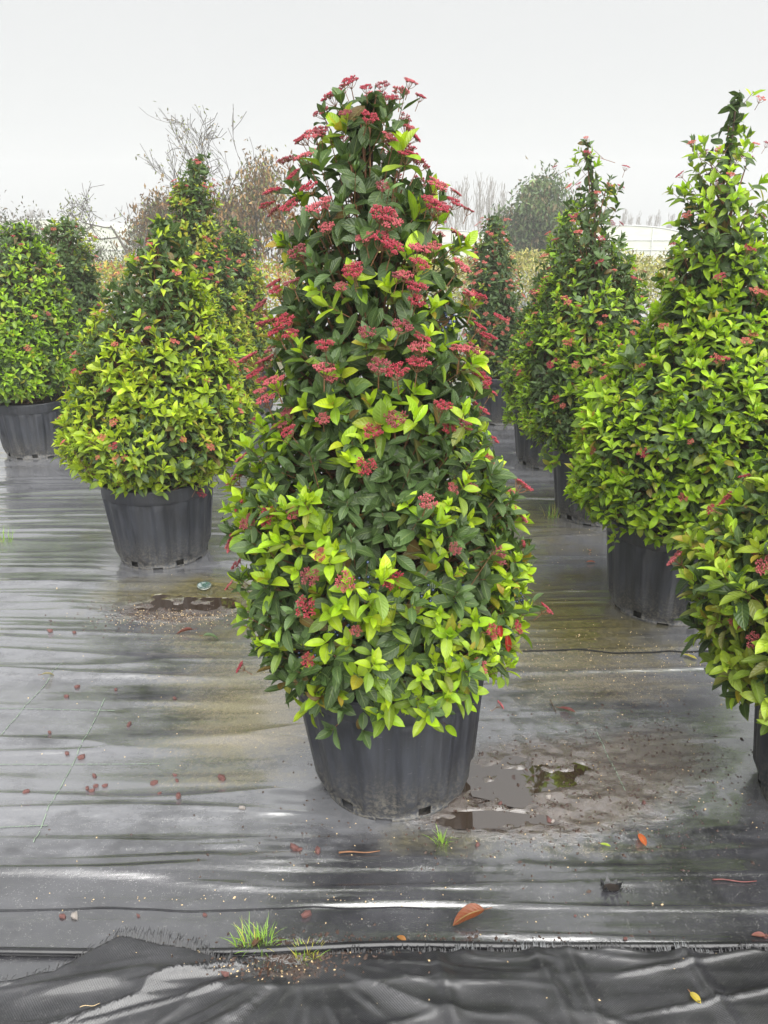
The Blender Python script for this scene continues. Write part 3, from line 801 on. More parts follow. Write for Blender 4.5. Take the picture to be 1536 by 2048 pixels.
make_shrub('G', 'mid-green shrub half hidden behind the one with the thin leader',
  [(425, 1120, 1150), (500, 1088, 1180), (600, 1052, 1205), (700, 1018, 1220), (780, 1004, 1225), (840, 1012, 1210), (870, 1035, 1180)],
  young=.65, shoots=1.3, lime=((.23, .41, .014), (.33, .46, .016)), n_fl=44, ftop=1.2, fl=('pink',), seed=10)
make_shrub('H', 'narrow dark shrub sprinkled with pink buds, last pot of the right-hand row',
  [(432, 965, 1010), (480, 948, 1020), (540, 936, 1034), (600, 928, 1042), (680, 930, 1048), (740, 940, 1042), (775, 960, 1020)],
  young=.10, lime=((.17, .27, .014), (.24, .30, .016)), n_fl=130, ftop=1.2, fl=('pink',), seed=11, base_tint=(.95, .95, 1.1))
make_shrub('J', 'yellow-green shrub glimpsed between the thin-leader shrub and the big lime-green one',
  [(560, 1380, 1440), (620, 1320, 1490), (700, 1290, 1520), (780, 1285, 1530), (840, 1300, 1510), (880, 1340, 1470)],
  young=.9, shoots=1.4, lime=((.30, .44, .016), (.40, .50, .02)), warm=.2, n_fl=20, ftop=1.2, fl=('pink',), seed=12)

# ---------------------------------------------------------------- background plantings
def leaf_cloud(name, P, size, cols, parent=None, droop=0.3, mat=M_TREELEAF, **kw):
    n = len(P); rng = RNG
    D = rng.normal(0, 1, (n, 3)); D[:, 2] -= droop
    NN = rng.normal(0, .6, (n, 3)) + np.array([0, 0, 1.0])
    R = frames(D, NN)
    S = rng.uniform(.7, 1.3, n) * size
    c = np.array(cols)[rng.integers(len(cols), size=n)] * np.exp(rng.normal(0, .25, (n, 1)))
    tp = template(2, 2) if n < 3000 else template(2, 1)
    return link(name, leaf_mesh(name, P, R, S, [np.full(n, .42), rng.uniform(.1, .5, n), rng.uniform(0, .8, n), np.zeros(n)], c, tp, mat), parent, **kw)

def hedge(x0, x1, y0, y1, ztop, n, size, cols, label, name, cat):
    x = RNG.uniform(x0, x1, n); y = RNG.uniform(y0, y1, n)
    top = ztop * (.72 + .5 * fbm(x * 1.3, y * 1.3, 0, 91, 3))
    z = top * np.sqrt(RNG.random(n) * .95 + .05)
    o = leaf_cloud(name, np.stack([x, y, z], -1), size, cols, None, 0.0, kind='stuff')
    o['label'] = label; o['category'] = cat
hedge(-13, -0.5, 14.5, 17.5, 1.30, 20000, .095, [(.30, .30, .03), (.36, .24, .04), (.20, .26, .03), (.34, .10, .05), (.28, .30, .05)], 'mass of yellow and orange young shrubs behind the left rows', 'shrub_mass', 'shrubs')
hedge(-0.3, 6.4, 15.0, 18.5, 1.34, 16000, .095, [(.34, .30, .09), (.30, .28, .07), (.26, .22, .08), (.22, .24, .06)], 'mass of straw-yellow low shrubs behind the right rows', 'shrub_mass', 'shrubs')
hedge(6.5, 14, 16, 19, 1.32, 11000, .095, [(.20, .22, .06), (.42, .04, .07), (.24, .20, .10), (.24, .26, .09), (.20, .15, .08)], 'mass of low shrubs flecked with bright red leaves near the pale tunnel', 'shrub_mass', 'shrubs')

# ---------------------------------------------------------------- trees
def grow(mb, p, d, L, r, depth, rng, up=0.25, spread=0.55, nseg=4, tips=None, kids=(2, 4), wob=.16, nside=4, shrink=.62, minr=.004):
    pts = [p.copy()]; rads = [r]; dd = d.normalized()
    for s in range(nseg):
        dd = (dd + Vector((rng.gauss(0, wob), rng.gauss(0, wob), rng.gauss(0, wob) + up * .25))).normalized()
        pts.append(pts[-1] + dd * (L / nseg)); rads.append(max(minr, r * (1 - .62 * (s + 1) / nseg)))
    mb.tube(pts, rads, nside if depth > 1 else 3, False)
    if tips is not None: tips.append((pts[-1], dd, depth)); tips.append((pts[len(pts) // 2], dd, depth))
    if depth <= 0: return
    for k in range(rng.randint(*kids)):
        f = rng.uniform(.30, 1.0); i = min(nseg - 1, int(f * nseg)); q = pts[i].lerp(pts[i + 1], f * nseg - i if f < 1 else 1)
        a = rng.uniform(0, 6.283); side = dd.orthogonal().normalized(); side.rotate(Matrix.Rotation(a, 3, dd))
        nd = (dd * (1 - spread * .6) + side * spread + Vector((0, 0, up))).normalized()
        grow(mb, q, nd, L * shrink * rng.uniform(.75, 1.2), max(minr, rads[i] * .62), depth - 1, rng, up, spread, max(2, nseg - 1), tips, kids, wob, nside, shrink, minr)
def tree(name, label, px, Yd, pytop, kind, seed, group=None, cols=None, nleaf=0, lsize=.1, lspread=.25, droop=.8, lean=(0, 0), minr=.006, trunkr=None, kids=(3, 5), depth=4, spread=.55, up=.25, mat=None, sparse=None):
    rng = random.Random(seed)
    x, _, ztop = atY(px, pytop, Yd)
    root = thing(name, label, 'tree', (x, Yd, 0), group)
    mb = MB(); tips = []
    H_ = ztop; r0 = trunkr or H_ * .02
    if kind == 'poplar':
        grow(mb, Vector((0, 0, 0)), Vector((0, 0, 1)), H_ * .92, r0, 0, rng, .5, .2, 8, tips, kids, .03, 5, minr=minr)
        n = 30
        for k in range(n):
            f = .15 + .80 * k / n; a = k * 2.4 + rng.random()
            d = Vector((math.cos(a) * .42, math.sin(a) * .42, 1))
            grow(mb, Vector((0, 0, H_ * .92 * f)), d, H_ * (.34 - .22 * f) * rng.uniform(.8, 1.2), r0 * (1 - f * .8) * .35, 2, rng, .45, .32, 3, None, (1, 3), .06, 3, .55, minr)
    elif kind == 'multi':
        for k in range(7):
            a = k * .9 + rng.random()
            d = Vector((math.cos(a) * .42 + lean[0], math.sin(a) * .42 + lean[1], 1))
            grow(mb, Vector((math.cos(a) * .08, math.sin(a) * .08, 0)), d, H_ * rng.uniform(.50, .72), r0, depth, rng, up, spread, 5, tips, kids, .10, 4, minr=minr)
    else:
        d = Vector((lean[0], lean[1], 1))
        grow(mb, Vector((0, 0, 0)), d, H_ * .62, r0, depth, rng, up, spread, 6, tips, kids, .13, 5, minr=minr)
    top = max(mb.v, key=lambda v: v[2]); s = H_ / top[2]; kx, ky = top[0] / top[2], top[1] / top[2]
    if kind == 'multi' or lean != (0, 0): kx = ky = 0
    mb.v = [((a - kx * c) * s, (b - ky * c) * s, c * s) for (a, b, c) in mb.v]
    tips = [(Vector((t[0].x - kx * t[0].z, t[0].y - ky * t[0].z, t[0].z)), t[1], t[2]) for t in tips]
    link('trunk', mb.mesh('trunk', mat or M_TREEBARK), root)
    if nleaf and tips:
        tp = [(t[0] * s, t[2]) for t in tips if t[0].z * s > (sparse or .18) * H_]
        P = []
        for k in range(nleaf):
            q = tp[rng.randrange(len(tp))][0]
            P.append((q.x + rng.gauss(0, lspread), q.y + rng.gauss(0, lspread), max(.2, q.z + rng.gauss(0, lspread) - abs(rng.gauss(0, lspread * .4)))))
        leaf_cloud('crown', np.array(P), lsize, cols, root, droop)
    return root
GB = 'leafless trees on the horizon'
BR = [(.22, .115, .04), (.15, .075, .035), (.26, .15, .055), (.10, .09, .04), (.09, .05, .03)]
OG = [(.055, .10, .030), (.08, .13, .04), (.045, .08, .025), (.11, .15, .045), (.12, .09, .045)]
tree('evergreen_tree', 'bushy olive-green evergreen tree with drooping leaves behind the straw-yellow shrubs', 1085, 30, 335, 'multi', 5, None, OG, 12000, .19, .20, 1.2, trunkr=.05, depth=3, kids=(3, 4), spread=.5, up=.35)
tree('climber_tree', 'tree smothered in hanging brown climber leaves behind the yellow and orange shrubs', 505, 24, 318, 'single', 9, None, BR + [(.16, .17, .04)], 8000, .15, .26, 1.6, depth=4, trunkr=.07, spread=.75, up=.05)
tree('climber_tree', 'low tree with rusty brown climber leaves beside the thin tree with few leaves', 335, 24, 385, 'single', 12, None, BR, 6000, .14, .24, 1.4, depth=4, trunkr=.06, spread=.75, up=.05)
tree('sparse_tree', 'thin almost leafless tree rising behind the tall slender shrub', 405, 23, 210, 'single', 3, None, [(.16, .17, .05), (.20, .14, .06), (.14, .16, .05)], 260, .10, .05, .5, depth=4, trunkr=.06, spread=.6, up=.22, sparse=.45)
tree('arching_tree', 'small tree with long arching bare branches and a few green leaves', 285, 23, 365, 'single', 21, None, [(.14, .18, .05), (.18, .20, .06)], 420, .10, .05, .3, lean=(-.6, 0), depth=4, trunkr=.055, spread=.85, up=.0, sparse=.4)
tree('grey_shrub_tree', 'small grey-green twiggy tree in front of the pale tunnel end', 205, 20, 440, 'multi', 31, None, [(.10, .12, .07), (.07, .09, .05), (.13, .11, .08)], 1500, .08, .16, .4, depth=3, trunkr=.03)
tree('dark_tree', 'dull brown-green tree at the edge of the pale tunnel roof', 5, 26, 398, 'multi', 33, None, [(.08, .08, .05), (.10, .07, .05), (.06, .07, .04)], 2600, .12, .24, .6, depth=3, trunkr=.05)
tree('brown_thicket_tree', 'tangled brown leafless thicket tree between climber trees', 430, 27, 400, 'multi', 37, None, BR, 900, .10, .2, 1.0, depth=4, trunkr=.04)
for i, (px, pt, dd) in enumerate(((912, 362, 85), (935, 348, 90), (962, 344, 90), (985, 352, 92), (1005, 362, 88), (893, 375, 95))):
    tree('poplar', 'tall bare poplar in the row on the horizon behind the narrow dark shrub', px, dd, pt, 'poplar', 50 + i, 'bare poplars behind the narrow dark shrub', mat=M_FARBARK, minr=.018, trunkr=.11)
for i, (px, pt, dd) in enumerate(((1262, 425, 110), (1282, 420, 105), (1300, 428, 110), (1318, 418, 105), (1338, 424, 110), (1250, 415, 112))):
    tree('bare_tree', 'low bare tree on the horizon behind the pale tunnel at the thin-leader shrub', px, dd, pt, 'poplar', 70 + i, 'bare trees behind the right-hand tunnel', mat=M_FARBARK, minr=.022, trunkr=.09)
for i, (px, pt, dd) in enumerate(((52, 420, 105), (68, 412, 105), (84, 416, 105), (150, 425, 110), (165, 418, 110))):
    tree('bare_tree', 'low bare tree on the horizon behind the left-hand tunnel', px, dd, pt, 'poplar', 90 + i, 'bare trees behind the left-hand tunnel', mat=M_FARBARK, minr=.022, trunkr=.09)

# ---------------------------------------------------------------- greenhouse tunnels
def film_material():
    m, n, p, out = new_mat('tunnel_film'); L = n.links.new
    tc = N(n, 'ShaderNodeTexCoord'); nz = noise(n, mapped(n, tc.outputs['Object'], (.6, .2, 2.5)), 1.5, 4)
    L(ramp(n, nz, .3, .7, (.36, .38, .31, 1), (.46, .47, .40, 1)), p.inputs['Base Color'])
    p.inputs['Roughness'].default_value = .35
    return m
M_FILM = film_material()
M_STEEL = simple('galvanised_steel', (.42, .43, .42), .4, .2, 10)
def tunnel(label, px, Yd, half, apex, length, rot=0.0):
    x, _, _ = atY(px, 500, Yd)
    root = thing('greenhouse_tunnel', label, 'greenhouse', (x, Yd, 0)); root.rotation_euler.z = rot
    n = 24; eave = apex * .62
    prof = [(-half, 0), (-half, eave)] + [(half * math.sin(a) , eave + (apex - eave) * math.cos(a)) for a in np.linspace(-1.45, 1.45, n)] + [(half, eave), (half, 0)]
    mb = MB(); k = len(prof)
    mb.add([(a, 0, b) for a, b in prof] + [(a, length, b) for a, b in prof], [(i, i + 1, k + i + 1, k + i) for i in range(k - 1)])
    link('roof', mb.mesh('roof', M_FILM), root)
    for yy in (0.03, length - .03):
        me = MB(); me.add([(a * .995, yy, b * .995) for a, b in prof], [tuple(range(k))])
        link('end_wall', me.mesh('end_wall', M_FILM, False), root)
    for yy in np.arange(0, length + .1, 4.0):
        mr = MB(); mr.tube([(a * 1.004, yy, b * 1.004 + .01) for a, b in prof], [.045] * k, 4); link('hoop', mr.mesh('hoop', M_STEEL), root)
    for zz_ in (apex * .36, apex * .62):
        mr = MB(); mr.tube([(-half * .99, -.05, zz_), (half * .99, -.05, zz_)], [.035, .035], 4); link('cross_rail', mr.mesh('cross_rail', M_STEEL), root)
    for xx in (-half * .45, half * .45):
        mr = MB(); mr.tube([(xx, -.06, 0), (xx, -.06, apex * .92)], [.03, .03], 4); link('end_post', mr.mesh('end_post', M_STEEL), root)
tunnel('pale plastic-covered tunnel end showing between the thin-leader and big lime-green shrubs', 1238, 60, 5.2, 2.62, 30)
tunnel('pale plastic-covered tunnel with sloping roof behind the leftmost shrubs', 78, 52, 5.4, 2.85, 30, .0)
tunnel('long pale tunnel whose roof edge shows behind the narrow dark shrub', 880, 66, 5.0, 2.35, 24)

# ---------------------------------------------------------------- foreground sheet, pipe, litter
edge_px = [(-60, 1992), (0, 1985), (110, 1968), (180, 1925), (240, 1902), (290, 1908), (380, 1928), (470, 1946), (560, 1958), (620, 1934), (700, 1918), (1000, 1916), (1300, 1922), (1620, 1912)]
ex, ey = np.array([gnd(*p) for p in edge_px]).T
def edge_y(x): return np.interp(x, ex, ey) + .004 * np.sin(x * 37) + .006 * (vnoise(x * 14, 2.0, 0, 15) - .5)
def sheet_h(x, y):
    h = ground_h(x, y) * .5 + .012
    cx, cy = -.18, 1.40
    th = np.arctan2(x - cx, cy - y); rr = np.hypot(x - cx, cy - y)
    h += .020 * sstep(.02, .25, rr) * (np.clip(fbm(th * 2.2 + 5, rr * 1.2, 0, 23, 3) - .36, 0, 1)) * 2.4 * (1 - sstep(.6, 1.1, rr))
    h += .014 * np.exp(-(((x + .52) / .13) ** 2 + ((y - 1.40) / .10) ** 2))
    for (f1, f2, am, pw, sd_) in ((3.2, 1.5, .020, 12, 27), (6.5, 2.5, .011, 10, 29), (11.0, 4.0, .006, 8, 37)):
        rg = 1 - np.abs(2 * vnoise(th * f1 + 4 + .5 * vnoise(x * 5, y * 5, 0, 2), rr * f2, 0, sd_) - 1)
        h += am * np.clip(rg, 0, 1) ** pw * sstep(.03, .2, rr) * (1 - sstep(.75, 1.3, rr)) * sstep(.25, .6, vnoise(x * 4, y * 4, 0, sd_ + 1))
    rg = 1 - np.abs(2 * vnoise(x * 1.2 + y * 2.0, y * 11 - x * 2.2, 0, 33) - 1)
    h += .013 * np.clip(rg, 0, 1) ** 12 * sstep(.3, .7, vnoise(x * 3 + 2, y * 3, 0, 34))
    for xx, a in ((.36, .010), (.44, .007), (.72, .012), (.12, .009)):
        h += a * np.exp(-((x - xx - .25 * (1.43 - y) * math.sin(xx * 20)) / .018) ** 2) * (.3 + vnoise(y * 6, xx * 9, 0, 3))
    return h
sx = np.linspace(-1.4, 1.4, 420); sv = np.linspace(0, 1, 150)
SX, SV = np.meshgrid(sx, sv)
SY = .55 + (edge_y(SX) - .55) * SV
SZ = sheet_h(SX, SY) + .006
SZ = np.maximum(SZ, ground_h(SX, SY) + .005)
ny, nx = SX.shape; idx = np.arange(nx * ny).reshape(ny, nx)
qf = np.stack([idx[:-1, :-1], idx[:-1, 1:], idx[1:, 1:], idx[1:, :-1]], -1).reshape(-1, 4)
mk = np.zeros((nx * ny, 4)); mk[:, 3] = .25
mk[:, 0] = (.6 * blob(SX, SY, -.22, 1.37, .14, .05)).ravel(); mk[:, 1] = .12
sheet = link('fabric_sheet', mesh_np('fabric_sheet', np.stack([SX, SY, SZ], -1).reshape(-1, 3), qf, M_SHEET, True, {'mask': mk}))
sheet['label'] = 'creased black woven sheet with frayed edge lapped in front of the pipe'; sheet['category'] = 'fabric'
so = sheet.modifiers.new('thick', 'SOLIDIFY'); so.thickness = .0015; so.offset = -1
fr = MB(); r = random.Random(4)
def strand(x, y, z, d, L, wd, mb):
    d = Vector(d).normalized(); s = Vector((d.y, -d.x, 0)); s = s.normalized() if s.length > .05 else Vector((1, 0, 0))
    p0 = Vector((x, y, z)); p1 = p0 + d * L * .5 + Vector((0, 0, .002)); p2 = p0 + d * L + Vector((r.gauss(0, .004), r.gauss(0, .003), -.004))
    v = []
    for p, w_ in ((p0, wd), (p1, wd * .9), (p2, wd * .5)): v += [p - s * w_, p + s * w_]
    mb.add(v, [(0, 1, 3, 2), (2, 3, 5, 4)])
for k in range(900):
    x = r.uniform(-1.0, .95)
    dens_ = float(vnoise(x * 9, 0.5, 0, 44))
    hump = math.exp(-((x + .53) / .11) ** 2)
    if r.random() > .25 + .9 * dens_ * (1 if x > -.1 else .5) + hump: continue
    if -.30 < x < -.12 and r.random() < .7: continue
    y = float(edge_y(x)) - .003; z = float(max(sheet_h(x, y) + .006, ground_h(x, y) + .005))
    strand(x, y, z, (r.gauss(0, .18), 1, r.uniform(.0, .35) + hump * .6), r.uniform(.008, .024) + hump * .016, .0009, fr)
link('frayed_edge', fr.mesh('frayed_edge', M_THREAD, False), sheet, kind='stuff')
fr2 = MB()
for k in range(170):
    x = r.uniform(.0, .85)
    if float(vnoise(x * 16, 4.0, 0, 46)) < .5: continue
    y = float(edge_y(x)) - .002; z = float(max(sheet_h(x, y) + .008, ground_h(x, y) + .006))
    strand(x, y, z, (r.gauss(0, .12), 1, r.uniform(.05, .35)), r.uniform(.008, .026), .0007, fr2)
M_GTHREAD = simple('grey_thread', (.09, .095, .10), .45, .3, 90)
link('loose_thread', fr2.mesh('loose_thread', M_GTHREAD, False), sheet, kind='stuff')

pm = MB()
pts = []
for k in range(121):
    px = -70 + k * 1680 / 120
    py = 1906 - 11 * min(1, max(0, (px - 480) / 300)) + 3 * math.sin(px / 160)
    x, y = gnd(px, py, .01); pts.append((x, y, max(float(ground_h(x, y + d)) for d in (-.008, 0, .008)) + .0085))
pts = [(p[0], sum(q[1] for q in pts[max(0, i - 3):i + 4]) / len(pts[max(0, i - 3):i + 4]), max(q[2] for q in pts[max(0, i - 2):i + 3])) for i, p in enumerate(pts)]
pm.tube(pts, [.0098] * len(pts), 12)
pipe = link('irrigation_pipe', pm.mesh('irrigation_pipe', M_PIPE)); pipe['label'] = 'long black plastic irrigation pipe lying along the fabric edge'; pipe['category'] = 'pipe'

# torn hole in the ground fabric: standing flaps round a dark pit
tx, ty = gnd(1222, 1782)
tb = MB()
for k in range(11):
    a = 2 * math.pi * k / 11 + r.uniform(-.2, .2); rr = r.uniform(.014, .022); z = float(ground_h(tx, ty)) + .004
    p = Vector((tx + rr * 1.4 * math.cos(a), ty + rr * math.sin(a), z)); t = Vector((-math.sin(a), math.cos(a), 0)) * .008
    tip = p + Vector((math.cos(a) * .010, math.sin(a) * .010, r.uniform(.006, .022)))
    tb.add([p - t, p + t, tip], [(0, 1, 2)])
flap = link('torn_flap', tb.mesh('torn_flap', M_THREAD, False), ground)
M_PIT = simple('pit_soil', (.012, .008, .006), .95, .4, 80)
pb = MB(); z = float(ground_h(tx, ty)) + .0055
pb.add([(tx, ty, z - .003)] + [(tx + .019 * math.cos(k * .52) * (1.2 + .2 * math.sin(k * 2)), ty + .013 * math.sin(k * .52), z) for k in range(12)], [(0, k + 1, (k + 1) % 12 + 1) for k in range(12)])
link('torn_hole', pb.mesh('torn_hole', M_PIT), ground)

# fallen leaves
def gz(x, y):
    z = float(ground_h(x, y))
    if y < float(edge_y(x)): z = max(z, float(sheet_h(x, y)) + .007)
    return z
def fallen(px, py, L_, ang, col, label, curl=.6, fold=.35, asp=.45, lift=.25, col2=None):
    x, y = gnd(px, py); z = gz(x, y) + .004
    tp = template(8, 4)
    me = leaf_mesh('fallen_leaf', np.zeros((1, 3)), np.eye(3)[None], np.ones(1) * L_, [np.array([v]) for v in (asp, fold, curl, .8)], np.array([col]), tp, M_LEAF)
    mb_z = min(v.co.z for v in me.vertices)
    mb = MB(); mb.tube([(-.22 * L_, 0, .004), (0, 0, 0.001)], [.0011, .0014], 4)
    o = link('fallen_leaf', me, None, (x, y, z - mb_z * .75)); o.rotation_euler = (random.uniform(-.12, .12), -lift * .3, ang)
    link('leaf_stalk', mb.mesh('leaf_stalk', M_TWIG), o)
    o['label'] = label; o['category'] = 'leaf'; o['group'] = 'fallen leaves on the ground fabric'
fallen(968, 1846, .092, math.radians(196), (.21, .060, .026), 'large curled russet leaf near the irrigation pipe', .9, .5, .5, .5)
fallen(1118, 1426, .060, math.radians(-22), (.16, .03, .03), 'dark red leaf lying near the muddy puddle', .3, .5, .42)
fallen(1276, 1678, .044, math.radians(-80), (.45, .10, .03), 'small orange leaf with yellow tip right of the grass sprig', .4, .3, .5)
fallen(1366, 1312, .058, math.radians(-35), (.42, .36, .05), 'yellow leaf lying on olive-stained fabric beside the pale shrub', .3, .3, .42)
fallen(388, 1270, .075, math.radians(200), (.17, .045, .035), 'rolled red-brown leaf beside the green withered leaf', .4, 1.1, .4)
fallen(408, 1290, .075, math.radians(15), (.10, .16, .07), 'withered green leaf beside the rolled red-brown one', 1.0, .8, .45)
fallen(535, 1945, .055, math.radians(-100), (.115, .05, .04), 'folded brown leaf on the creased front sheet', .3, .9, .6)
fallen(1172, 1130, .055, math.radians(10), (.36, .10, .06), 'small red-orange leaf on the wet path between pots', .3, .5, .4)
fallen(1180, 1108, .045, math.radians(80), (.34, .12, .07), 'upright orange leaf scrap on the wet path between pots', .6, .6, .4)
fallen(812, 1892, .030, math.radians(140), (.40, .17, .05), 'small orange leaf lying against the irrigation pipe', .5, .4, .5)
fallen(1530, 1882, .034, math.radians(170), (.22, .07, .06), 'small maroon leaf on the irrigation pipe', .4, .5, .5)
fallen(85, 1362, .055, math.radians(30), (.28, .24, .14), 'dry pale twisted leaf among the red stones', .9, .9, .35)
fallen(1200, 1694, .030, math.radians(-15), (.30, .40, .03), 'lime-green leaf scrap beside the small orange leaf', .3, .3, .4)
fallen(1376, 2008, .030, math.radians(-60), (.50, .38, .05), 'small yellow leaf on the creased front sheet', .3, .3, .6)
fallen(505, 1905, .04, math.radians(60), (.14, .06, .045), 'brown leaf scrap at the foot of the grass tuft', .5, .5, .5)

# twigs
def twig(px0, py0, px1, py1, rad_, label, col=M_TWIG):
    a, b = gnd(px0, py0), gnd(px1, py1); mb = MB(); n = 8; pts = []
    for k in range(n + 1):
        f = k / n; x = a[0] + (b[0] - a[0]) * f; y = a[1] + (b[1] - a[1]) * f + .003 * math.sin(f * 7)
        pts.append((x, y, gz(x, y) + rad_ + .003))
    zm = max(p[2] for p in pts); pts = [(p[0], p[1], p[2] * .4 + zm * .6) for p in pts]
    mb.tube(pts, [rad_ * (1 - .5 * k / n) for k in range(n + 1)], 5)
    o = link('twig', mb.mesh('twig', col)); o['label'] = label; o['category'] = 'twig'
M_RTWIG = simple('red_twig', (.13, .04, .035), .5, .3, 60)
twig(678, 1721, 760, 1717, .0028, 'straight brown twig in front of the middle pot')
twig(1424, 1768, 1512, 1772, .0024, 'red twig lying on the black fabric right of the torn hole', M_RTWIG)
twig(1100, 1405, 1112, 1432, .0022, 'short dark twig beside the dark red leaf', M_BARK)
twig(165, 2044, 205, 2040, .0010, 'pale straw on the creased front sheet', M_CRUMB)

# stones
def stone_mesh(seed, mat):
    import bmesh
    bm = bmesh.new(); bmesh.ops.create_icosphere(bm, subdivisions=1, radius=1.0); rr = random.Random(seed)
    for v in bm.verts: v.co *= rr.uniform(.7, 1.2)
    for v in bm.verts: v.co.z *= .85; v.co.x *= 1.25
    me = bpy.data.meshes.new('pebble'); bm.to_mesh(me); bm.free(); me.materials.append(mat); return me
STM = [stone_mesh(s, M_STONE) for s in range(6)]; STG = [stone_mesh(s, M_GSTONE) for s in range(6, 9)]
def pebble(px, py, wpx, grey=False):
    x, y = gnd(px, py); dep = math.hypot(y, CAMH); s = wpx / F * dep / 2.4
    me = random.choice(STG if grey else STM); o = link('pebble', me, None, (x, y, gz(x, y) + s * .45))
    o.scale = (s, s * random.uniform(.7, 1), s); o.rotation_euler = (0, 0, random.uniform(0, 6.28))
    o['label'] = 'small pale grey stone lying on the fabric overlap' if grey else 'small reddish stone scattered on the wet black fabric'
    o['category'] = 'stone'; o['group'] = 'grey stones' if grey else 'reddish stones'
for (a, b, c) in ((164, 1518, 16), (135, 1512, 12), (190, 1556, 14), (193, 1577, 12), (176, 1583, 12), (185, 1588, 13), (211, 1577, 12), (55, 1592, 15), (350, 1555, 10), (443, 1564, 20), (358, 1604, 16), (309, 1572, 14),
                  (354, 1567, 10), (320, 1594, 8), (100, 1468, 10), (134, 1395, 12), (154, 1375, 12), (350, 1400, 11), (232, 1380, 10), (101, 1270, 13), (150, 1272, 9), (258, 1451, 14), (125, 1838, 14), (277, 1836, 9), (410, 1835, 9),
                  (612, 1838, 22), (636, 1718, 18), (590, 1708, 20), (452, 1972, 16), (18, 1906, 10), (1098, 1641, 14), (1287, 1612, 12), (1000, 1610, 12), (955, 1697, 12), (1250, 1886, 10), (1530, 1880, 14), (600, 1712, 12), (1150, 1838, 6), (780, 1897, 12), (845, 1897, 10)):
    pebble(a, b, c)
for (a, b, c) in ((150, 1838, 18), (1096, 1600, 16), (1105, 1643, 14), (1066, 1684, 9), (485, 1631, 14)):
    pebble(a, b, c, True)
# dark clods
for (a, b, c) in ((1104, 1641, 18), (963, 1676, 18)):
    pass

# grass
M_GRASS = simple('grass_blade', (.17, .30, .03), .45, .4, 40)
M_GRASSY = simple('dry_grass_blade', (.32, .30, .05), .5, .4, 40)
def tuft(px, py, n, hgt, spread_, label, yellow=.15, seed=1):
    x, y = gnd(px, py); rr = random.Random(seed)
    root = thing('grass_tuft', label, 'grass', (x, y, gz(x, y)), 'grass tufts growing through the fabric')
    for part, cnt in (('blades', int(n * (1 - yellow))), ('dry_blades', int(n * yellow))):
        mb = MB()
        for k in range(cnt):
            a = rr.uniform(0, 6.283); q = rr.uniform(0, 1) ** .7 * spread_; b = Vector((q * math.cos(a), q * math.sin(a) * .6, -.004))
            a2 = a + rr.gauss(0, .8); ln = rr.uniform(.5, 1.1) * hgt; out = rr.uniform(.15, .9); wd = rr.uniform(.0012, .0022)
            d = Vector((math.cos(a2), math.sin(a2), 0)); s = Vector((-d.y, d.x, 0)); v = []
            for f in (0, .35, .7, 1):
                p = b + d * (ln * out * f * (.4 + .6 * f)) + Vector((0, 0, ln * (f - .42 * out * f * f))); w_ = wd * (1 - f * .9); v += [p - s * w_, p + s * w_]
            mb.add(v, [(0, 1, 3, 2), (2, 3, 5, 4), (4, 5, 7, 6)])
        if cnt: link(part, mb.mesh(part, M_GRASS if part == 'blades' else M_GRASSY), root, kind='stuff')
tuft(512, 1893, 90, .062, .050, 'bright green grass tuft growing at the end of the pipe', .1, 1)
tuft(612, 1915, 60, .042, .034, 'yellowing grass tuft at the gathered fold of the front sheet', .6, 2)
tuft(885, 1690, 26, .050, .020, 'small grass sprig in front of the middle pot', .0, 3)
tuft(470, 1016, 60, .09, .09, 'low grass tuft between the bell-shaped shrub and the red-budded one', .2, 4)
tuft(2, 1085, 60, .10, .07, 'grass tuft on the fabric below the leftmost pot', .1, 5)
tuft(1102, 1034, 36, .11, .05, 'grass tuft against the pot of the thin-leader shrub', .4, 6)
tuft(1050, 1130, 30, .05, .05, 'sparse small weeds on the path beside the red-budded shrub', .2, 7)

# glass disc
gxy = gnd(409, 1178); mg, n_, p_, _ = new_mat('green_glass')
p_.inputs['Base Color'].default_value = (.07, .14, .12, 1); p_.inputs['Roughness'].default_value = .08; p_.inputs['Transmission Weight'].default_value = .6
nz_ = N(n_, 'ShaderNodeTexNoise', Scale=30.0); n_.links.new(bump(n_, nz_.outputs[0], .1, .002), p_.inputs['Normal'])
mb = MB(); n = 32
pr_ = [(.0, .006), (.022, .006), (.030, .016), (.034, .018), (.036, .012), (.032, .0), (.0, .0)]
V = [(q * math.cos(2 * math.pi * k / n), q * math.sin(2 * math.pi * k / n), z) for (q, z) in pr_ for k in range(n)]
mb.add(V, [(i * n + k, i * n + (k + 1) % n, (i + 1) * n + (k + 1) % n, (i + 1) * n + k) for i in range(len(pr_) - 1) for k in range(n)])
o = link('glass_dish', mb.mesh('glass_dish', mg), None, (gxy[0], gxy[1], gz(*gxy) + .002)); o['label'] = 'small greenish translucent dish beside the brown puddle'; o['category'] = 'dish'

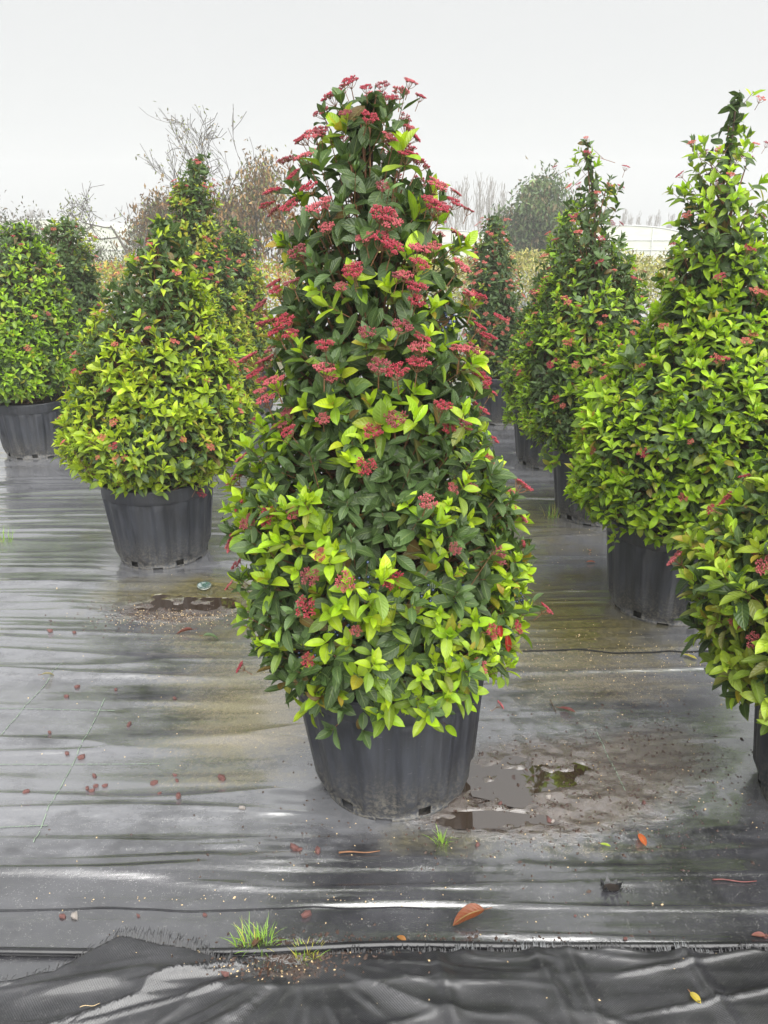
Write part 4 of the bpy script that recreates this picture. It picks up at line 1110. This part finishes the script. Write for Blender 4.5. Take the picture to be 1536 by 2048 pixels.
# crumbs of soil, petals and bark: uncountable
def crumbs(name, label, areas, mat, smin, smax):
    mb = MB(); rr = random.Random(len(name) + len(areas))
    for (a, b, ra, rb, cnt) in areas:
        for k in range(cnt):
            x = rr.gauss(a, ra); y = rr.gauss(b, rb)
            if any(math.hypot(x - q[0], y - q[1]) < .25 for q in SH.values()): continue
            z = gz(x, y); s = rr.uniform(smin, smax) * (1.6 if rr.random() < .08 else 1)
            aa = rr.uniform(0, 3); c, d = math.cos(aa) * s, math.sin(aa) * s
            mb.add([(x - c, y - d, z), (x + d * .6, y - c * .6, z), (x + c, y + d, z), (x - d * .6, y + c * .6, z), (x, y, z + s * .8)], [(0, 1, 4), (1, 2, 4), (2, 3, 4), (3, 0, 4)])
    o = link(name, mb.mesh(name, mat, False), None, kind='stuff'); o['label'] = label; o['category'] = 'debris'
crumbs('pale_crumbs', 'scattered pale petals and grit on the wet fabric', [(.85, 2.85, .35, .16, 300), (.7, 2.4, .5, .4, 120), (-.95, 3.20, .17, .06, 420), (-.28, 1.37, .09, .02, 110), (0, 1.6, .7, .12, 60), (-.6, 2.6, .6, .6, 160), (.9, 4.2, .6, .7, 140), (.2, 1.3, .6, .08, 26), (-.35, 1.585, .3, .010, 40), (.6, 2.0, .4, .2, 120)], M_CRUMB, .0012, .0036)
crumbs('mud_crumbs', 'dark crumbs of mud and bark around the puddles', [(.55, 2.02, .36, .16, 900), (-.98, 3.25, .24, .1, 500), (-.16, 1.425, .10, .025, 420), (.1, 1.46, .3, .012, 160), (-.28, 1.375, .08, .02, 200), (.95, 2.25, .2, .15, 200), (.3, 1.8, .5, .1, 150)], M_MUDC, .0022, .006)

# ---------------------------------------------------------------- damp air
hz = bpy.data.materials.new('damp_air'); hz.use_nodes = True
hn = hz.node_tree; hn.nodes.clear()
pv = hn.nodes.new('ShaderNodeVolumePrincipled'); pv.inputs['Color'].default_value = (.97, .98, .98, 1); pv.inputs['Density'].default_value = .0035; pv.inputs['Anisotropy'].default_value = .2
ho = hn.nodes.new('ShaderNodeOutputMaterial'); hn.links.new(pv.outputs[0], ho.inputs['Volume'])
mb = MB(); mb.box((0, 55, 6.0), (260, 150, 14)); haze = link('haze', mb.mesh('haze', hz, False), None, kind='stuff')
